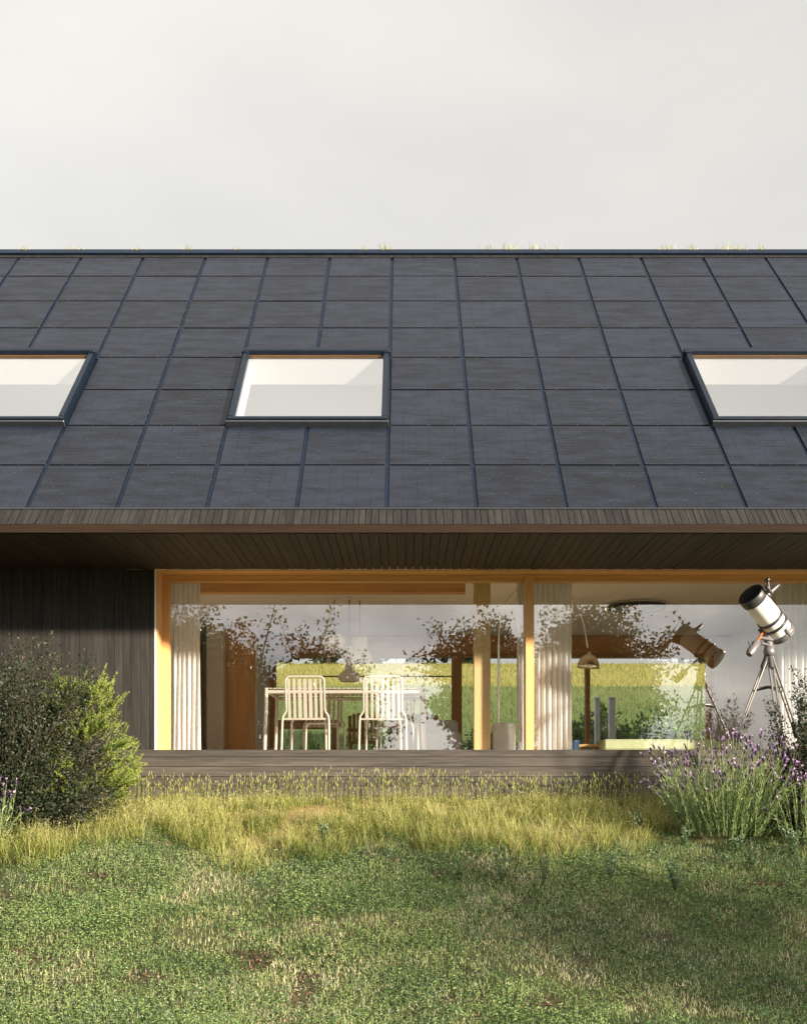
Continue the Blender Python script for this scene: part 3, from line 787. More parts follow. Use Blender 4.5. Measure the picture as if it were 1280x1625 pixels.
a.lathe([(0, .08), (.034, .08), (.034, .13), (0, .13)], 16, M_t); a.build('spider', m_tel_g, tel)
a = MB(); a.lathe([(rt, LEN-.075), (rt+.009, LEN-.07), (rt+.009, LEN-.012), (rt-.005, LEN), (0, LEN+.004)], 40, M_t); a.build('rear_cell', m_tel_g, tel)
for t in (.56, .70):
    a = MB(); z = LEN*t; a.lathe([(rt, z), (rt+.013, z), (rt+.013, z+.026), (rt, z+.026)], 40, M_t); a.build('mount_ring', m_tel_d, tel)
# side directions on the tube
def around(ang, r, z): return M_t @ Vector((math.cos(ang)*r, math.sin(ang)*r, z))
best = max(np.linspace(0, 2*math.pi, 73), key=lambda w: (around(w, 1, 0)-fr_c).dot(Vector((.80, -.15, .55))))
side = max(np.linspace(0, 2*math.pi, 73), key=lambda w: (around(w, 1, 0)-fr_c).dot(Vector((.5, -.86, .1))))
# grey grip plate on the rear
a = MB()
dside = (around(side, 1, 0)-around(side, 0, 0)).normalized()
pl_pts = [around(side+da, rt+.007, LEN*tz_) for da, tz_ in ((.42, .80), (.5, .84), (.5, .97), (.1, .97), (.1, .93), (.32, .93), (.32, .85), (.28, .80))]
n = len(pl_pts); a.add([p for p in pl_pts]+[p+dside*.012 for p in pl_pts], [tuple(range(n)), tuple(range(2*n-1, n-1, -1))]+[(i, (i+1) % n, n+(i+1) % n, n+i) for i in range(n)])
a.build('grip_plate', m_tel_g, tel)
# focuser and eyepiece
fo = around(best, rt, .125); fd = (around(best, 1, .125)-around(best, 0, .125)).normalized()
Mf = Matrix.Translation(fo) @ fd.to_track_quat('Z', 'Y').to_matrix().to_4x4()
a = MB(); a.lathe([(0, -.02), (.052, -.02), (.052, .01), (.034, .02), (.034, .055), (.027, .06), (.027, .11), (.021, .115), (.021, .15), (0, .15)], 20, Mf); a.build('focuser', m_tel_d, tel)
a = MB(); a.tube([Mf @ Vector((-.06, 0, .035)), Mf @ Vector((.06, 0, .035))], .014, 10); a.build('focus_knob', m_tel_d, tel)
# finder on top
fa = best+.55; fp = around(fa, rt+.055, .03)
Mk = Matrix.Translation(fp) @ ax_.to_track_quat('Z', 'Y').to_matrix().to_4x4()
a = MB(); a.tube([around(fa, rt, .06), around(fa, rt+.05, .05)], .012, 8); a.tube([Mk @ Vector((0, 0, .07)), Mk @ Vector((0, 0, -.03))], .016, 10)
a.tube([fp+Vector((.01, 0, .0)), fp+Vector((-.002, 0, .075))], .011, 8); a.lathe([(.022, -.012), (.026, 0), (.022, .014), (.018, .0), (.022, -.012)], 18, Matrix.Translation(fp+Vector((-.004, 0, .085))) @ ax_.to_track_quat('Z', 'Y').to_matrix().to_4x4())
a.build('finder', m_tel_d, tel)
# mount
hub = T(1220, 1034); head = T(1212, 1000, 10.95)
a = MB(); a.tube([around(side+2.6, rt-.01, LEN*.64), head, head+Vector((0, 0, -.03))], [.05, .055, .04], 12); a.build('saddle', m_tel_d, tel)
a = MB(); a.tube([head, T(1219, 1018, 10.9), hub], [.035, .045, .04], 12); a.tube([T(1205, 1012), T(1226, 1016)], .018, 10); a.tube([T(1208, 1021), T(1228, 1027)], .015, 10); a.build('mount_head', m_tel_g, tel)
a = MB(); a.tube([head, T(1200, 1020, 10.75)], .013, 10); a.build('counterweight_shaft', m_tel_o, tel)
a = MB(); d_ = (T(1186, 1042, 10.62)-T(1201, 1019, 10.75)).normalized(); a.tube([T(1201, 1019, 10.75), T(1199, 1022, 10.74), T(1190, 1036, 10.66), T(1188, 1039, 10.65)], [.03, .042, .042, .03], 14); a.build('counterweight', m_tel_g, tel)
a = MB(); a.tube([T(1193, 1030, 10.68), T(1187, 1018, 10.66)], .008, 6); a.tube([T(1190, 1034, 10.66), T(1186, 1030, 10.6)], .008, 6); a.build('slow_motion_knob', m_tel_d, tel)
a = MB(); a.lathe([(0, -.05), (.05, -.045), (.058, 0), (.045, .05), (0, .055)], 16, Matrix.Translation(hub)); a.build('tripod_hub', m_tel_g, tel)
feet = [Vector((2.98, 10.72)), Vector((3.70, 10.30)), Vector((4.28, 11.15))]
for fx in feet:
    f3 = Vector((fx.x, fx.y, float(gz(np.array([fx.x]), np.array([fx.y]))[0])))
    d_ = (f3-hub); s0 = hub+d_*.03; side_ = d_.cross(Vector((0, 0, 1))).normalized()*.022
    a = MB(); mid_ = hub+d_*.52
    a.tube([s0+side_, mid_+side_*.9], .0105, 8); a.tube([s0-side_, mid_-side_*.9], .0105, 8)
    a.tube([hub+d_*.45, f3], .0115, 8)
    lg = a.build('leg', m_tel_s, tel)
    a = MB(); a.tube([hub+d_*.50, hub+d_*.545], .032, 10); a.build('leg_clamp', m_tel_d, lg)
    a = MB(); a.tube([hub+d_*.02, hub+d_*.10], .03, 8); a.build('leg_clamp', m_tel_d, lg)
a = MB()
cen = hub+Vector((0, 0, -.36))
for fx in feet:
    f3 = Vector((fx.x, fx.y, -.35)); p = hub+(f3-hub)*.24; a.tube([cen, p], .012, 6)
a.lathe([(0, -.008), (.12, -.008), (.125, .0), (.12, .01), (0, .008)], 3, Matrix.Translation(cen)); a.build('spreader_tray', m_tel_d, tel)

# ------------------------------------------------------------------ plants
def rdir(n, up=0.):
    d = rng.normal(size=(n, 3)); d[:, 2] += up; return d/np.linalg.norm(d, axis=1, keepdims=True)

def shrub(name, label, loc, rad, n_tw, leaf, ntw_leaf, top_twigs, mat=None, cat='shrub', size_j=.4, flat=1.0, group=None):
    th = thing(name, label, cat, loc, 0, group)
    lf = NB(); tw = NB(); rx, ry, rz_ = rad
    for i in range(n_tw):
        d = rdir(1, .35)[0]; d[2] = abs(d[2])*1.0+.05 if rng.random() < .92 else -.1*rng.random(); d /= np.linalg.norm(d)
        k = rng.uniform(.55, 1.08)*(.82+.36*vnoise(np.array([math.atan2(d[1], d[0])*2]), np.array([d[2]*3]), 1.6, 5)[0])
        end = np.array([d[0]*rx*k, d[1]*ry*k, d[2]*rz_*k])
        if i < top_twigs: end *= rng.uniform(1.02, 1.14); end[2] += .10*rng.random()
        st0 = end*rng.uniform(.0, .18); st0[2] = max(0, st0[2])*.5
        mid = (st0+end)/2+rng.normal(size=3)*.07*rx
        t = np.linspace(0, 1, 7)[:, None]
        P_ = (1-t)**2*st0+2*t*(1-t)*mid+t*t*end
        tw.tube(P_, np.linspace(.007, .0013, 7)*(.7+rx*.3), 4, rng.random()*.7)
        m_ = ntw_leaf; u = rng.uniform(.22, 1.0, m_)**.55; u[: m_//8] = 1
        pos = (1-u[:, None])**2*st0+2*u[:, None]*(1-u[:, None])*mid+u[:, None]**2*end
        pos = pos+rng.normal(size=(m_, 3))*(.055*rx*(.35 if i < top_twigs else 1))
        dd = rdir(m_, .3)+(end-mid)/(np.linalg.norm(end-mid)+1e-6)*.8; dd /= np.linalg.norm(dd, axis=1, keepdims=True)
        sz = leaf*rng.uniform(1-size_j, 1+size_j, m_)
        tn = np.clip(rng.beta(2, 2.2, m_)*.85+(.25*rng.random() if rng.random() < .2 else 0)+(rng.random(m_) < .03)*.35, 0, 1)
        lf.leaves(pos, dd, sz, sz*.5, tn)
    f = lf.build('foliage', mat or m_shrub, th, True); tw.build('branches', m_twig, th, True)
    return th
def G(x, y): return float(gz(np.array([x]), np.array([y]))[0])
shrub('shrub', 'big dark small-leaved shrub at the left edge in front of the black wall', (-3.93, 10.6, G(-3.93, 10.6)-.02), (1.12, .7, 1.72), 700, .030, 125, 34)
shrub('shrub', 'dark small-leaved shrub at the right edge beside the lavender', (3.93, 10.25, G(3.93, 10.25)-.02), (.62, .55, 1.6), 300, .027, 120, 24)

def conifer(label, loc):
    th = thing('conifer', label, 'conifer', loc); nd = NB(); br = NB()
    br.tube([(0, 0, 0), (0.02, 0, .6), (0, 0, 1.25)], [.03, .022, .006], 6, .4)
    for i in range(150):
        h = rng.uniform(.06, 1.2); w = rng.uniform(0, 2*math.pi)
        rr = (.60*(1-(h/1.5)**2.2)+.04)*rng.uniform(.7, 1.08)
        a0 = np.array([0, 0, h*.85]); e = np.array([math.cos(w)*rr, math.sin(w)*rr, h+.10+rng.uniform(0, .14)])
        mid = (a0+e)/2+np.array([0, 0, -.05]); t = np.linspace(0, 1, 6)[:, None]
        P_ = (1-t)**2*a0+2*t*(1-t)*mid+t*t*e
        br.tube(P_, np.linspace(.007, .0025, 6), 4, .5)
        shoots = [(mid*.35+e*.65, e)]
        for j in range(4):
            b = a0*(1-.5-j*.09)+e*(.5+j*.09); dv = rng.normal(size=3)*.5; o = (e-a0)/np.linalg.norm(e-a0)+dv*.9; o[2] += .35
            o /= np.linalg.norm(o); shoots.append((b, b+o*rng.uniform(.15, .29)))
        tn0 = rng.uniform(.2, .75)
        for s0, s1 in shoots:
            m_ = 110; u = rng.random(m_)[:, None]; pos = s0*(1-u)+s1*u; axd = (s1-s0)/np.linalg.norm(s1-s0)
            dd = rdir(m_)*.75+axd*.8; dd /= np.linalg.norm(dd, axis=1, keepdims=True)
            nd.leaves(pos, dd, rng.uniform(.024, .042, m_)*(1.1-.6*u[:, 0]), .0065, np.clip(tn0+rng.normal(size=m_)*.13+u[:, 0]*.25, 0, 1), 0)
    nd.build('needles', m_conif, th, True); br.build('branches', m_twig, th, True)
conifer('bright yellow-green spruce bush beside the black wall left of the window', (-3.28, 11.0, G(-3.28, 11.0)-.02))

def lavender(label, loc, n, spread, hmax, nleaf):
    th = thing('lavender', label, 'lavender', loc); st = NB(); fl_ = NB()
    for i in range(n):
        w = rng.uniform(0, 2*math.pi); q = math.sqrt(rng.random()); base = np.array([math.cos(w), math.sin(w), 0])*q*spread*.62+rng.normal(size=3)*.02*np.array([1, 1, 0])
        out = np.array([math.cos(w), math.sin(w), 0])*spread*q*rng.uniform(.7, 1.15)
        h = hmax*rng.uniform(.45, 1.0)*(1-.2*q*q)
        e = base*.6+out*.85+rng.normal(size=3)*.035+np.array([0, 0, h]); mid = base+out*.30+np.array([0, 0, h*.55])+rng.normal(size=3)*.06
        t = np.linspace(0, 1, 6)[:, None]; P_ = (1-t)**2*base+2*t*(1-t)*mid+t*t*e
        st.tube(P_, np.linspace(.0035, .0022, 6), 4, rng.uniform(.3, .8))
        d = e-mid; d /= np.linalg.norm(d); d = d[None]
        l = rng.uniform(.035, .06)
        fl_.blobs(e[None], rng.uniform(.009, .014), l, d, np.array([rng.uniform(.05, .5)]))
        k = 4; dd = rdir(k)*.7+d; dd /= np.linalg.norm(dd, axis=1, keepdims=True)
        fl_.leaves(np.repeat(e[None]+d*l*.85, k, 0), dd, rng.uniform(.02, .036, k), .013, rng.uniform(.6, 1, k))
        m_ = nleaf; u = rng.random(m_)**1.15*.78; pos = (1-u[:, None])**2*base+2*u[:, None]*(1-u[:, None])*mid+u[:, None]**2*e
        dd = rdir(m_)*.6+d+np.array([[0, 0, .2]]); dd /= np.linalg.norm(dd, axis=1, keepdims=True)
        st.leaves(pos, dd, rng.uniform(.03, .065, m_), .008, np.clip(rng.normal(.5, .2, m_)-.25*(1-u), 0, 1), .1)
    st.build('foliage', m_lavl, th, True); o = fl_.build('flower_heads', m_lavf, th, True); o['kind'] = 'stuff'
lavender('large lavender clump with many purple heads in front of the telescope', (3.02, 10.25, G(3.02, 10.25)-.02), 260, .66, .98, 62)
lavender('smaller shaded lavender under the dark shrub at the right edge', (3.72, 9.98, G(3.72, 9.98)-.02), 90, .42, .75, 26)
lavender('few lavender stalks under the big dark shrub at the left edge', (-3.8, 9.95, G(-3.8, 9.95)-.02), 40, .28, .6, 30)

# dry yellow grass bank in front of the plinth
def frontier(x): return 9.98+.42*(vnoise(x, x*0+3., .9, 4)-.5)*2+.22*(vnoise(x, x*0+7., 3.1, 14)-.5)*2-.18*smooth((-x-.8)/1.2)+.30*smooth((x-1.8)/1.2)
dg = NB(); n = 1500
cx = rng.uniform(-5.2, 5.2, n); cy = frontier(cx)+rng.random(n)**1.15*(11.62-frontier(cx))
keep = (vnoise(cx, cy, 1.7, 8) > .14) & ~((cx > 2.5) & (cy < 10.9) & (cx < 4.4)) & ~((cx < -3.1) & (cy > 10.15) & (cy < 10.9))
cx, cy = cx[keep], cy[keep]
for x, y in zip(cx, cy):
    m_ = rng.integers(26, 46); s = rng.uniform(.55, 1.1)*(.8 if y < 10.4 else .8-.45*min(1, (y-10.4)/.8))
    ox = rng.normal(size=m_)*.05; oy = rng.normal(size=m_)*.05; bx = x+ox; by = np.minimum(y+oy, 11.66)
    bz = gz(bx, by); az = np.arctan2(oy, ox)+rng.normal(size=m_)*.7; h = s*rng.uniform(.15, .36, m_)
    t0 = vnoise(np.array([x]), np.array([y]), 1.4, 3)[0]*.5+.15+rng.normal()*.15
    dg.blades(np.stack([bx, by, bz-.01], 1), h, rng.uniform(.0036, .0072, m_), az, np.clip(.05+np.hypot(ox, oy)*4.5, 0, .8), rng.uniform(.2, 1.4, m_), np.clip(t0+rng.normal(size=m_)*.16, 0, 1), 3)
    q = 6; bx = x+rng.normal(size=q)*.05; by = np.minimum(y+rng.normal(size=q)*.05, 11.66); h = s*rng.uniform(.26, .42, q); az = rng.uniform(0, 6.28, q); ln = rng.uniform(.05, .3, q); cu = rng.uniform(.3, .9, q)
    bb = np.stack([bx, by, gz(bx, by)], 1); tq = np.clip(rng.normal(.72, .12, q), 0, 1)
    dg.blades(bb, h, .0022, az, ln, cu, tq, 3)
    a2 = ln+cu*.5; tip = bb+np.stack([np.cos(az)*h*np.sin(a2), np.sin(az)*h*np.sin(a2), h*np.cos(a2)], 1)
    for j in range(2):
        dg.leaves(tip+rng.normal(size=(q, 3))*.006-np.stack([np.cos(az)*.02, np.sin(az)*.02, np.full(q, .025)], 1)*j*.7, rdir(q, .6), rng.uniform(.014, .028, q), .0038, tq)
o = dg.build('tall_grass', m_dry); tag(o, 'tall yellow dry grass along the foot of the plinth', 'grass', kind='stuff')
# seed-head stalks against the plinth
sh = NB(); n = 1150
x = rng.uniform(-2.95, 2.6, n); y = 11.05+rng.random(n)*.55; z = gz(x, y)
h = rng.uniform(.14, .34, n)*(.7+.5*vnoise(x, y, 1.3, 6)); az = rng.uniform(0, 6.28, n); ln = rng.uniform(0, .14, n); cu = rng.uniform(0, .2, n)
tn = rng.uniform(.15, .65, n)
sh.blades(np.stack([x, y, z], 1), h, .003, az, ln, cu, tn, 3)
a_ = ln+cu*.5; tip = np.stack([x+np.cos(az)*h*np.sin(a_), y+np.sin(az)*h*np.sin(a_), z+h*np.cos(a_)], 1)
d = np.stack([np.cos(az)*np.sin(a_+cu*.5), np.sin(az)*np.sin(a_+cu*.5), np.cos(a_+cu*.5)], 1)
sh.blobs(tip-d*.012, rng.uniform(.003, .0055, n), rng.uniform(.025, .05, n), d, np.clip(tn+.12, 0, 1))
o = sh.build('seed_heads', m_dry); tag(o, 'thin straw stalks with seed heads standing against the grey plinth', 'grass', kind='stuff')

# lawn
def scatter(n, x0, x1, y0, y1):
    x = rng.uniform(x0, x1, n); y = rng.uniform(y0, y1, n); return x, y
def bare(x, y):  # 1 in bare patches
    b = vnoise(x, y*1.4, 1.9, 21)*.5+vnoise(x, y*2.2, 5.2, 22)*.5
    return smooth((b-.685)/.06)
lw = NB(); n = 175000
x, y = scatter(n, -4.6, 4.6, 5.6, 10.6); k = (y < frontier(x)+.25) & (rng.random(n) > bare(x, y)*.93); x, y = x[k], y[k]
pat = vnoise(x, y, 1.2, 30)*.6+vnoise(x, y, 4.5, 31)*.4
tn = np.clip((pat-.5)*1.7+.46+rng.normal(size=len(x))*.22, 0, 1)
h = rng.uniform(.016, .056, len(x))*(.75+.6*vnoise(x, y, 2.3, 32))
lw.blades(np.stack([x, y, gz(x, y)-.004], 1), h, rng.uniform(.0036, .0072, len(x)), rng.uniform(0, 6.28, len(x)), rng.uniform(0, .9, len(x)), rng.uniform(0, 1.0, len(x)), tn, 2)
n = 26000; x, y = scatter(n, -4.6, 4.6, 5.6, 10.4); k = (y < frontier(x)+.1) & (vnoise(x, y*1.5, 2.2, 34) > .56); x, y = x[k], y[k]
lw.blades(np.stack([x, y, gz(x, y)], 1), rng.uniform(.025, .062, len(x)), .0032, rng.uniform(0, 6.28, len(x)), rng.uniform(0, .12, len(x)), 0.05, np.clip(rng.normal(.88, .09, len(x)), 0, 1), 1)
o = lw.build('lawn_grass', m_lawn); tag(o, 'short patchy green and straw lawn grass', 'grass', kind='stuff')
cv = NB(); n = 125000; x, y = scatter(n, -4.6, 4.6, 5.6, 10.5)
k = (y < frontier(x)+.2) & (rng.random(n) > bare(x, y)) & (vnoise(x, y, 1.3, 40)*.55+vnoise(x, y, 5, 41)*.45 > .42); x, y = x[k], y[k]
hz = rng.uniform(.012, .055, len(x)); c0 = np.stack([x, y, gz(x, y)+hz], 1); w0 = rng.uniform(0, 6.28, len(x))
pt_ = np.clip(vnoise(x, y, 2.1, 42)*.9+.05+rng.normal(size=len(x))*.3, 0, 1)
for j in range(3):
    w = w0+j*2.094; d = np.stack([np.cos(w), np.sin(w), rng.uniform(-.1, .9, len(x))], 1); d /= np.linalg.norm(d, axis=1, keepdims=True)
    cv.leaves(c0, d, rng.uniform(.006, .0145, len(x)), rng.uniform(.005, .011, len(x)), pt_)
n = 26000; x, y = scatter(n, -4.6, 4.6, 5.6, 10.5)
k = (y < frontier(x)+.2) & (rng.random(n) > bare(x, y)) & (vnoise(x, y*1.3, 2.4, 44)*.5+vnoise(x, y, 6.5, 45)*.5 > .56); x, y = x[k], y[k]
hz = rng.uniform(.025, .06, len(x)); c0 = np.stack([x, y, gz(x, y)+hz], 1); w0 = rng.uniform(0, 6.28, len(x)); p2 = np.clip(rng.normal(.35, .28, len(x)), 0, 1)
for j in range(3):
    w = w0+j*2.094; d = np.stack([np.cos(w), np.sin(w), rng.uniform(-.1, .9, len(x))], 1); d /= np.linalg.norm(d, axis=1, keepdims=True)
    cv.leaves(c0, d, rng.uniform(.011, .022, len(x)), rng.uniform(.009, .016, len(x)), p2)
o = cv.build('clover', m_clover); tag(o, 'low green clover leaves spread through the lawn', 'ground cover', kind='stuff')
hb = NB(); n = 16000; x, y = scatter(n, -4.6, 4.6, 5.8, 10.6); k = (y < frontier(x)+.3) & (vnoise(x, y, 1.1, 50) > .45); x, y = x[k], y[k]
z = gz(x, y); h = rng.uniform(.04, .10, len(x)); az = rng.uniform(0, 6.28, len(x))
hb.blades(np.stack([x, y, z], 1), h, .003, az, .15, .3, rng.uniform(.1, .5, len(x)), 2)
for j in range(5):
    u = rng.uniform(.4, 1, len(x)); p = np.stack([x+np.cos(az)*h*.25*u, y+np.sin(az)*h*.25*u, z+h*u*.95], 1)
    hb.leaves(p, rdir(len(x), .5), rng.uniform(.008, .02, len(x)), .006, np.clip(rng.beta(1.3, 2.2, len(x))+(rng.random(len(x)) < .12)*.5, 0, 1))
o = hb.build('lawn_herbs', m_bluish); tag(o, 'small grey-green herbs with pale flower tips in the lawn', 'ground cover', kind='stuff')
lt = NB(); n = 60000; x, y = scatter(n, -4.2, 4.2, 5.8, 10.3); k = rng.random(n) < bare(x, y); x, y = x[k], y[k]
d = rdir(len(x)); d[:, 2] = np.abs(d[:, 2])*.25; d /= np.linalg.norm(d, axis=1, keepdims=True)
lt.leaves(np.stack([x, y, gz(x, y)+rng.uniform(0, .012, len(x))], 1), d, rng.uniform(.012, .045, len(x)), rng.uniform(.006, .022, len(x)), rng.beta(1.6, 2, len(x)))
o = lt.build('leaf_litter', m_litter); tag(o, 'brown fallen leaf litter in the bare patches of the lawn', 'leaves', kind='stuff')

def weed(label, x, y, h, n=5):
    th = thing('tall_weed', label, 'weed', (x, y, G(x, y)), 0, 'tall weeds growing out of the lawn'); b = NB()
    for i in range(n):
        w = rng.uniform(0, 6.28); ln = rng.uniform(.05, .45); hh = h*rng.uniform(.6, 1)
        e = np.array([math.cos(w)*math.sin(ln), math.sin(w)*math.sin(ln), math.cos(ln)])*hh
        P_ = np.linspace(0, 1, 5)[:, None]*e[None]+np.array([[0, 0, 0]])+np.linspace(0, 1, 5)[:, None]**2*np.array([[0, 0, .02]])
        b.tube(P_, np.linspace(.0035, .0015, 5), 4, .3)
        m_ = 46; u = rng.uniform(.12, 1, m_); dd = rdir(m_, .5)+e/hh*.7; dd /= np.linalg.norm(dd, axis=1, keepdims=True)
        b.leaves(e[None]*u[:, None], dd, rng.uniform(.018, .04, m_), .011, np.clip(rng.beta(1.6, 2.6, m_)+(u > .9)*.15, 0, 1))
    b.build('foliage', m_bluish, th, True)
for lab, x, y, h, n in (
    ('tallest bluish weed in the lawn, below the wooden window post', .83, 9.22, .36, 7),
    ('low bluish weed just left of the tallest lawn weed', .47, 9.25, .22, 6),
    ('slim bluish weed just right of the tallest lawn weed', 1.18, 9.1, .25, 4),
    ('spreading bluish weed in the lawn below the low wood table', 1.75, 9.15, .27, 8),
    ('bushy bluish weed in the lawn below the green bench', 2.25, 9.0, .26, 9),
    ('bluish weed at the right edge of the lawn below the lavender', 3.0, 9.35, .24, 8),
    ('grey-green weed at the yellow grass edge below the left steel chair', -.75, 10.1, .2, 8),
    ('grey-green weed at the yellow grass edge left of the lavender', 2.2, 10.25, .26, 9),
    ('leafy weed at the foot of the lavender clump on its left', 2.55, 9.9, 0.22, 9),
    ('leafy weed in front of the lavender clump at its middle', 3.0, 9.75, 0.16, 9),
    ('grey-green weed at the foot of the lavender beside the dark shrub', 3.45, 9.62, .28, 9)): weed(lab, x, y, h, n)

# grass tufts along the ridge
tufts = [(40, .7, 'small grass tuft on the ridge above the left skylight, nearest the left edge'), (118, 1., 'dense grass tuft on the ridge, second from the left edge'),
         (215, .4, 'tiny grass tuft on the ridge, third from the left edge'), (296, .55, 'tiny grass tuft on the ridge, fourth from the left edge'),
         (375, .4, 'faint grass tuft on the ridge above the middle skylight'), (578, .5, 'small grass tuft on the ridge right above the middle skylight corner'),
         (612, .9, 'dry grass tuft on the ridge straight above the right end of the middle skylight'), (770, .8, 'thin grass tuft on the ridge left of the two tufts in the middle'),
         (805, 1.1, 'upright grass tuft on the ridge right of the middle'), (855, 1.25, 'widest grass tuft on the ridge, right of the middle'),
         (1060, .9, 'thin grass tuft on the ridge above the left end of the right skylight'), (1097, .6, 'small grass tuft on the ridge above the right skylight'),
         (1154, 1.1, 'tall grass tuft on the ridge, third from the right edge'), (1176, .7, 'small grass tuft on the ridge, second from the right edge'), (1207, .6, 'small grass tuft on the ridge nearest the right edge')]
for p_, s, lab in tufts:
    X = (p_-641)/F*RY; b = NB(); m_ = int(34*s+14); wd = .07 if s < 1.2 else .13
    bx = X+np.clip(rng.normal(size=m_), -2, 2)*wd*s; by = RY+.01+rng.normal(size=m_)*.03
    b.blades(np.stack([bx, by, np.full(m_, RZ+.03)], 1), s*rng.uniform(.03, .11, m_)+.035, .006, rng.uniform(0, 6.28, m_), rng.uniform(0, .5, m_), rng.uniform(.2, 1.2, m_), rng.uniform(.35, .95, m_), 3)
    tag(b.build('grass_tuft', m_dry), lab, 'grass tuft', 'grass tufts along the roof ridge')

# ------------------------------------------------------------------ trees
def tree(name, label, loc, H, crown_c, crown_r, n_limb, n_leaf, leaf, mat, seed, group=None, cat='tree', spread=.026, fill=0):
    r_ = np.random.default_rng(seed); th = thing(name, label, cat, loc, 0, group)
    tk = NB(); lf = NB(); cc = np.array(crown_c, float); cr = np.array(crown_r, float)
    top = cc+np.array([0, 0, cr[2]*.55]); t = np.linspace(0, 1, 8)[:, None]
    P_ = t*top[None]*np.array([[1, 1, 1]]); P_[:, :2] += r_.normal(size=(8, 2))*.05*H*.3*t
    tk.tube(P_, np.linspace(.035*H, .008*H, 8), 8, .4)
    ends = []
    for i in range(n_limb):
        d = r_.normal(size=3); d /= np.linalg.norm(d); e = cc+d*cr*r_.uniform(.55, 1.02)
        u = r_.uniform(.35, .95); b = top*u; mid = (b+e)/2+r_.normal(size=3)*.06*H
        q = np.linspace(0, 1, 6)[:, None]; B = (1-q)**2*b+2*q*(1-q)*mid+q*q*e
        tk.tube(B, np.linspace(.010*H, .002*H, 6), 5, .4); ends.append((B, e))
        for k in range(12):
            s0 = B[r_.integers(1, 6)]; e2 = s0+r_.normal(size=3)*cr*.32; q3 = np.linspace(0, 1, 3)[:, None]
            C = s0*(1-q3)+e2*q3; tk.tube(C, np.linspace(.0035*H, .001*H, 3), 4, .4); ends.append((C, e2))
    per = max(1, n_leaf//len(ends))
    for B, e in ends:
        u = r_.random(per)**.6*(len(B)-1); i0 = np.minimum(u.astype(int), len(B)-2); f = (u-i0)[:, None]
        pos = B[i0]*(1-f)+B[i0+1]*f+r_.normal(size=(per, 3))*spread*H
        d = r_.normal(size=(per, 3)); d[:, 2] -= .3; d /= np.linalg.norm(d, axis=1, keepdims=True)
        tone0 = r_.uniform(.1, .7); sz = leaf*r_.uniform(.6, 1.3, per)
        lf.leaves(pos, d, sz, sz*.62, np.clip(tone0+r_.normal(size=per)*.18, 0, 1))
    if fill:
        k = int(n_leaf*fill); p = r_.normal(size=(k, 3)); p /= np.linalg.norm(p, axis=1, keepdims=True); p *= (r_.random(k)**.4)[:, None]
        c = cc+p*cr*.93; hole = vnoise(c[:, 0]+c[:, 1]*.7, c[:, 2]+c[:, 1]*.4, 2.1, seed)*.6+vnoise(c[:, 0]-c[:, 1]*.5, c[:, 2], 4.7, seed+1)*.4
        rr_ = np.linalg.norm(p, axis=1); c = c[hole > .30+.22*rr_**3]; d = r_.normal(size=c.shape); d /= np.linalg.norm(d, axis=1, keepdims=True)
        lf.leaves(c, d, leaf*r_.uniform(.7, 1.3, len(c)), leaf*.62, np.clip(r_.normal(.45, .22, len(c)), 0, 1))
    tk.build('trunk', m_bark, th, True); lf.build('crown', mat, th, True)
    return th
Zb = -1.6
G1 = 'garden trees mirrored in the front window'
tree('garden_tree', 'broad garden tree mirrored in the left end of the window pane', (-6.6, -4., Zb), 6.2, (.7, 0, 3.1), (3.1, 2.0, 2.9), 75, 110000, .11, m_tree, 3, G1, fill=.55)
tree('garden_tree', 'low rounded garden tree mirrored behind the pendant lamps', (-2.2, -4.3, Zb), 5., (0, 0, 3.0), (1.5, 1.2, 2.3), 55, 50000, .11, m_tree, 4, G1, fill=.5)
tree('garden_tree', 'loose spreading garden tree mirrored round the wooden post', (2.3, -4., Zb), 5.6, (-.2, 0, 4.0), (1.6, 1.3, 1.8), 36, 26000, .11, m_tree, 5, G1, fill=.5)
tree('garden_tree', 'loose garden tree mirrored behind the arc lamp shade', (5.0, -4.6, Zb), 6., (.0, 0, 3.9), (1.9, 1.6, 2.5), 42, 40000, .11, m_tree, 6, G1, fill=.4)
# trees to the right of the viewer that shade the lower lawn
G2 = 'trees out of view that shade the lawn'
sh_t = tree('shade_tree', 'loose leafy tree right of the viewer, nearest the shaded lawn', (11.8, -.3, Zb), 5.6, (0, 0, 4.35), (1.8, 1.3, .6), 13, 4000, .11, m_tree, 9, G2)
dup(sh_t, (14.6, -.9, Zb), 1.9, 'loose leafy tree right of the viewer, behind the nearest shade tree', scale=(.9, .9, .96))
# dark trees on the far hill and shrubs behind the terrace
far = tree('hill_tree', 'dark round tree on the far hill crest seen over the dining table', (-8.6, 77, 8.1), 6, (0, 0, 3.2), (3.0, 2.4, 3.0), 16, 4200, .55, m_treedk, 12, 'dark trees on the far hill crest', spread=.04)
for i, (x, s) in enumerate(((-5.4, 1.1), (-2.2, .9), (1.3, 1.05), (4.2, .8), (21.5, 1.1), (26.5, 1.3))):
    dup(far, (x, 77+i % 3, 8.2), i*1.3, ('dark tree on the hill crest, second from the left', 'dark tree on the hill crest behind the pendant lamps', 'dark tree on the hill crest left of the brown rear post',
        'low dark tree on the hill crest beside the brown rear post', 'dark tree on the hill crest right of the arc lamp', 'large dark tree on the hill crest seen past the telescope')[i], scale=(s, s, s*.9))
rs = shrub('garden_shrub', 'leafy green shrub behind the terrace, right of the lamp pole', (4.0, 22.2, G(4., 22.2)), (.75, .6, 1.15), 90, .10, 40, 6, m_clover, group='green shrubs behind the rear terrace')
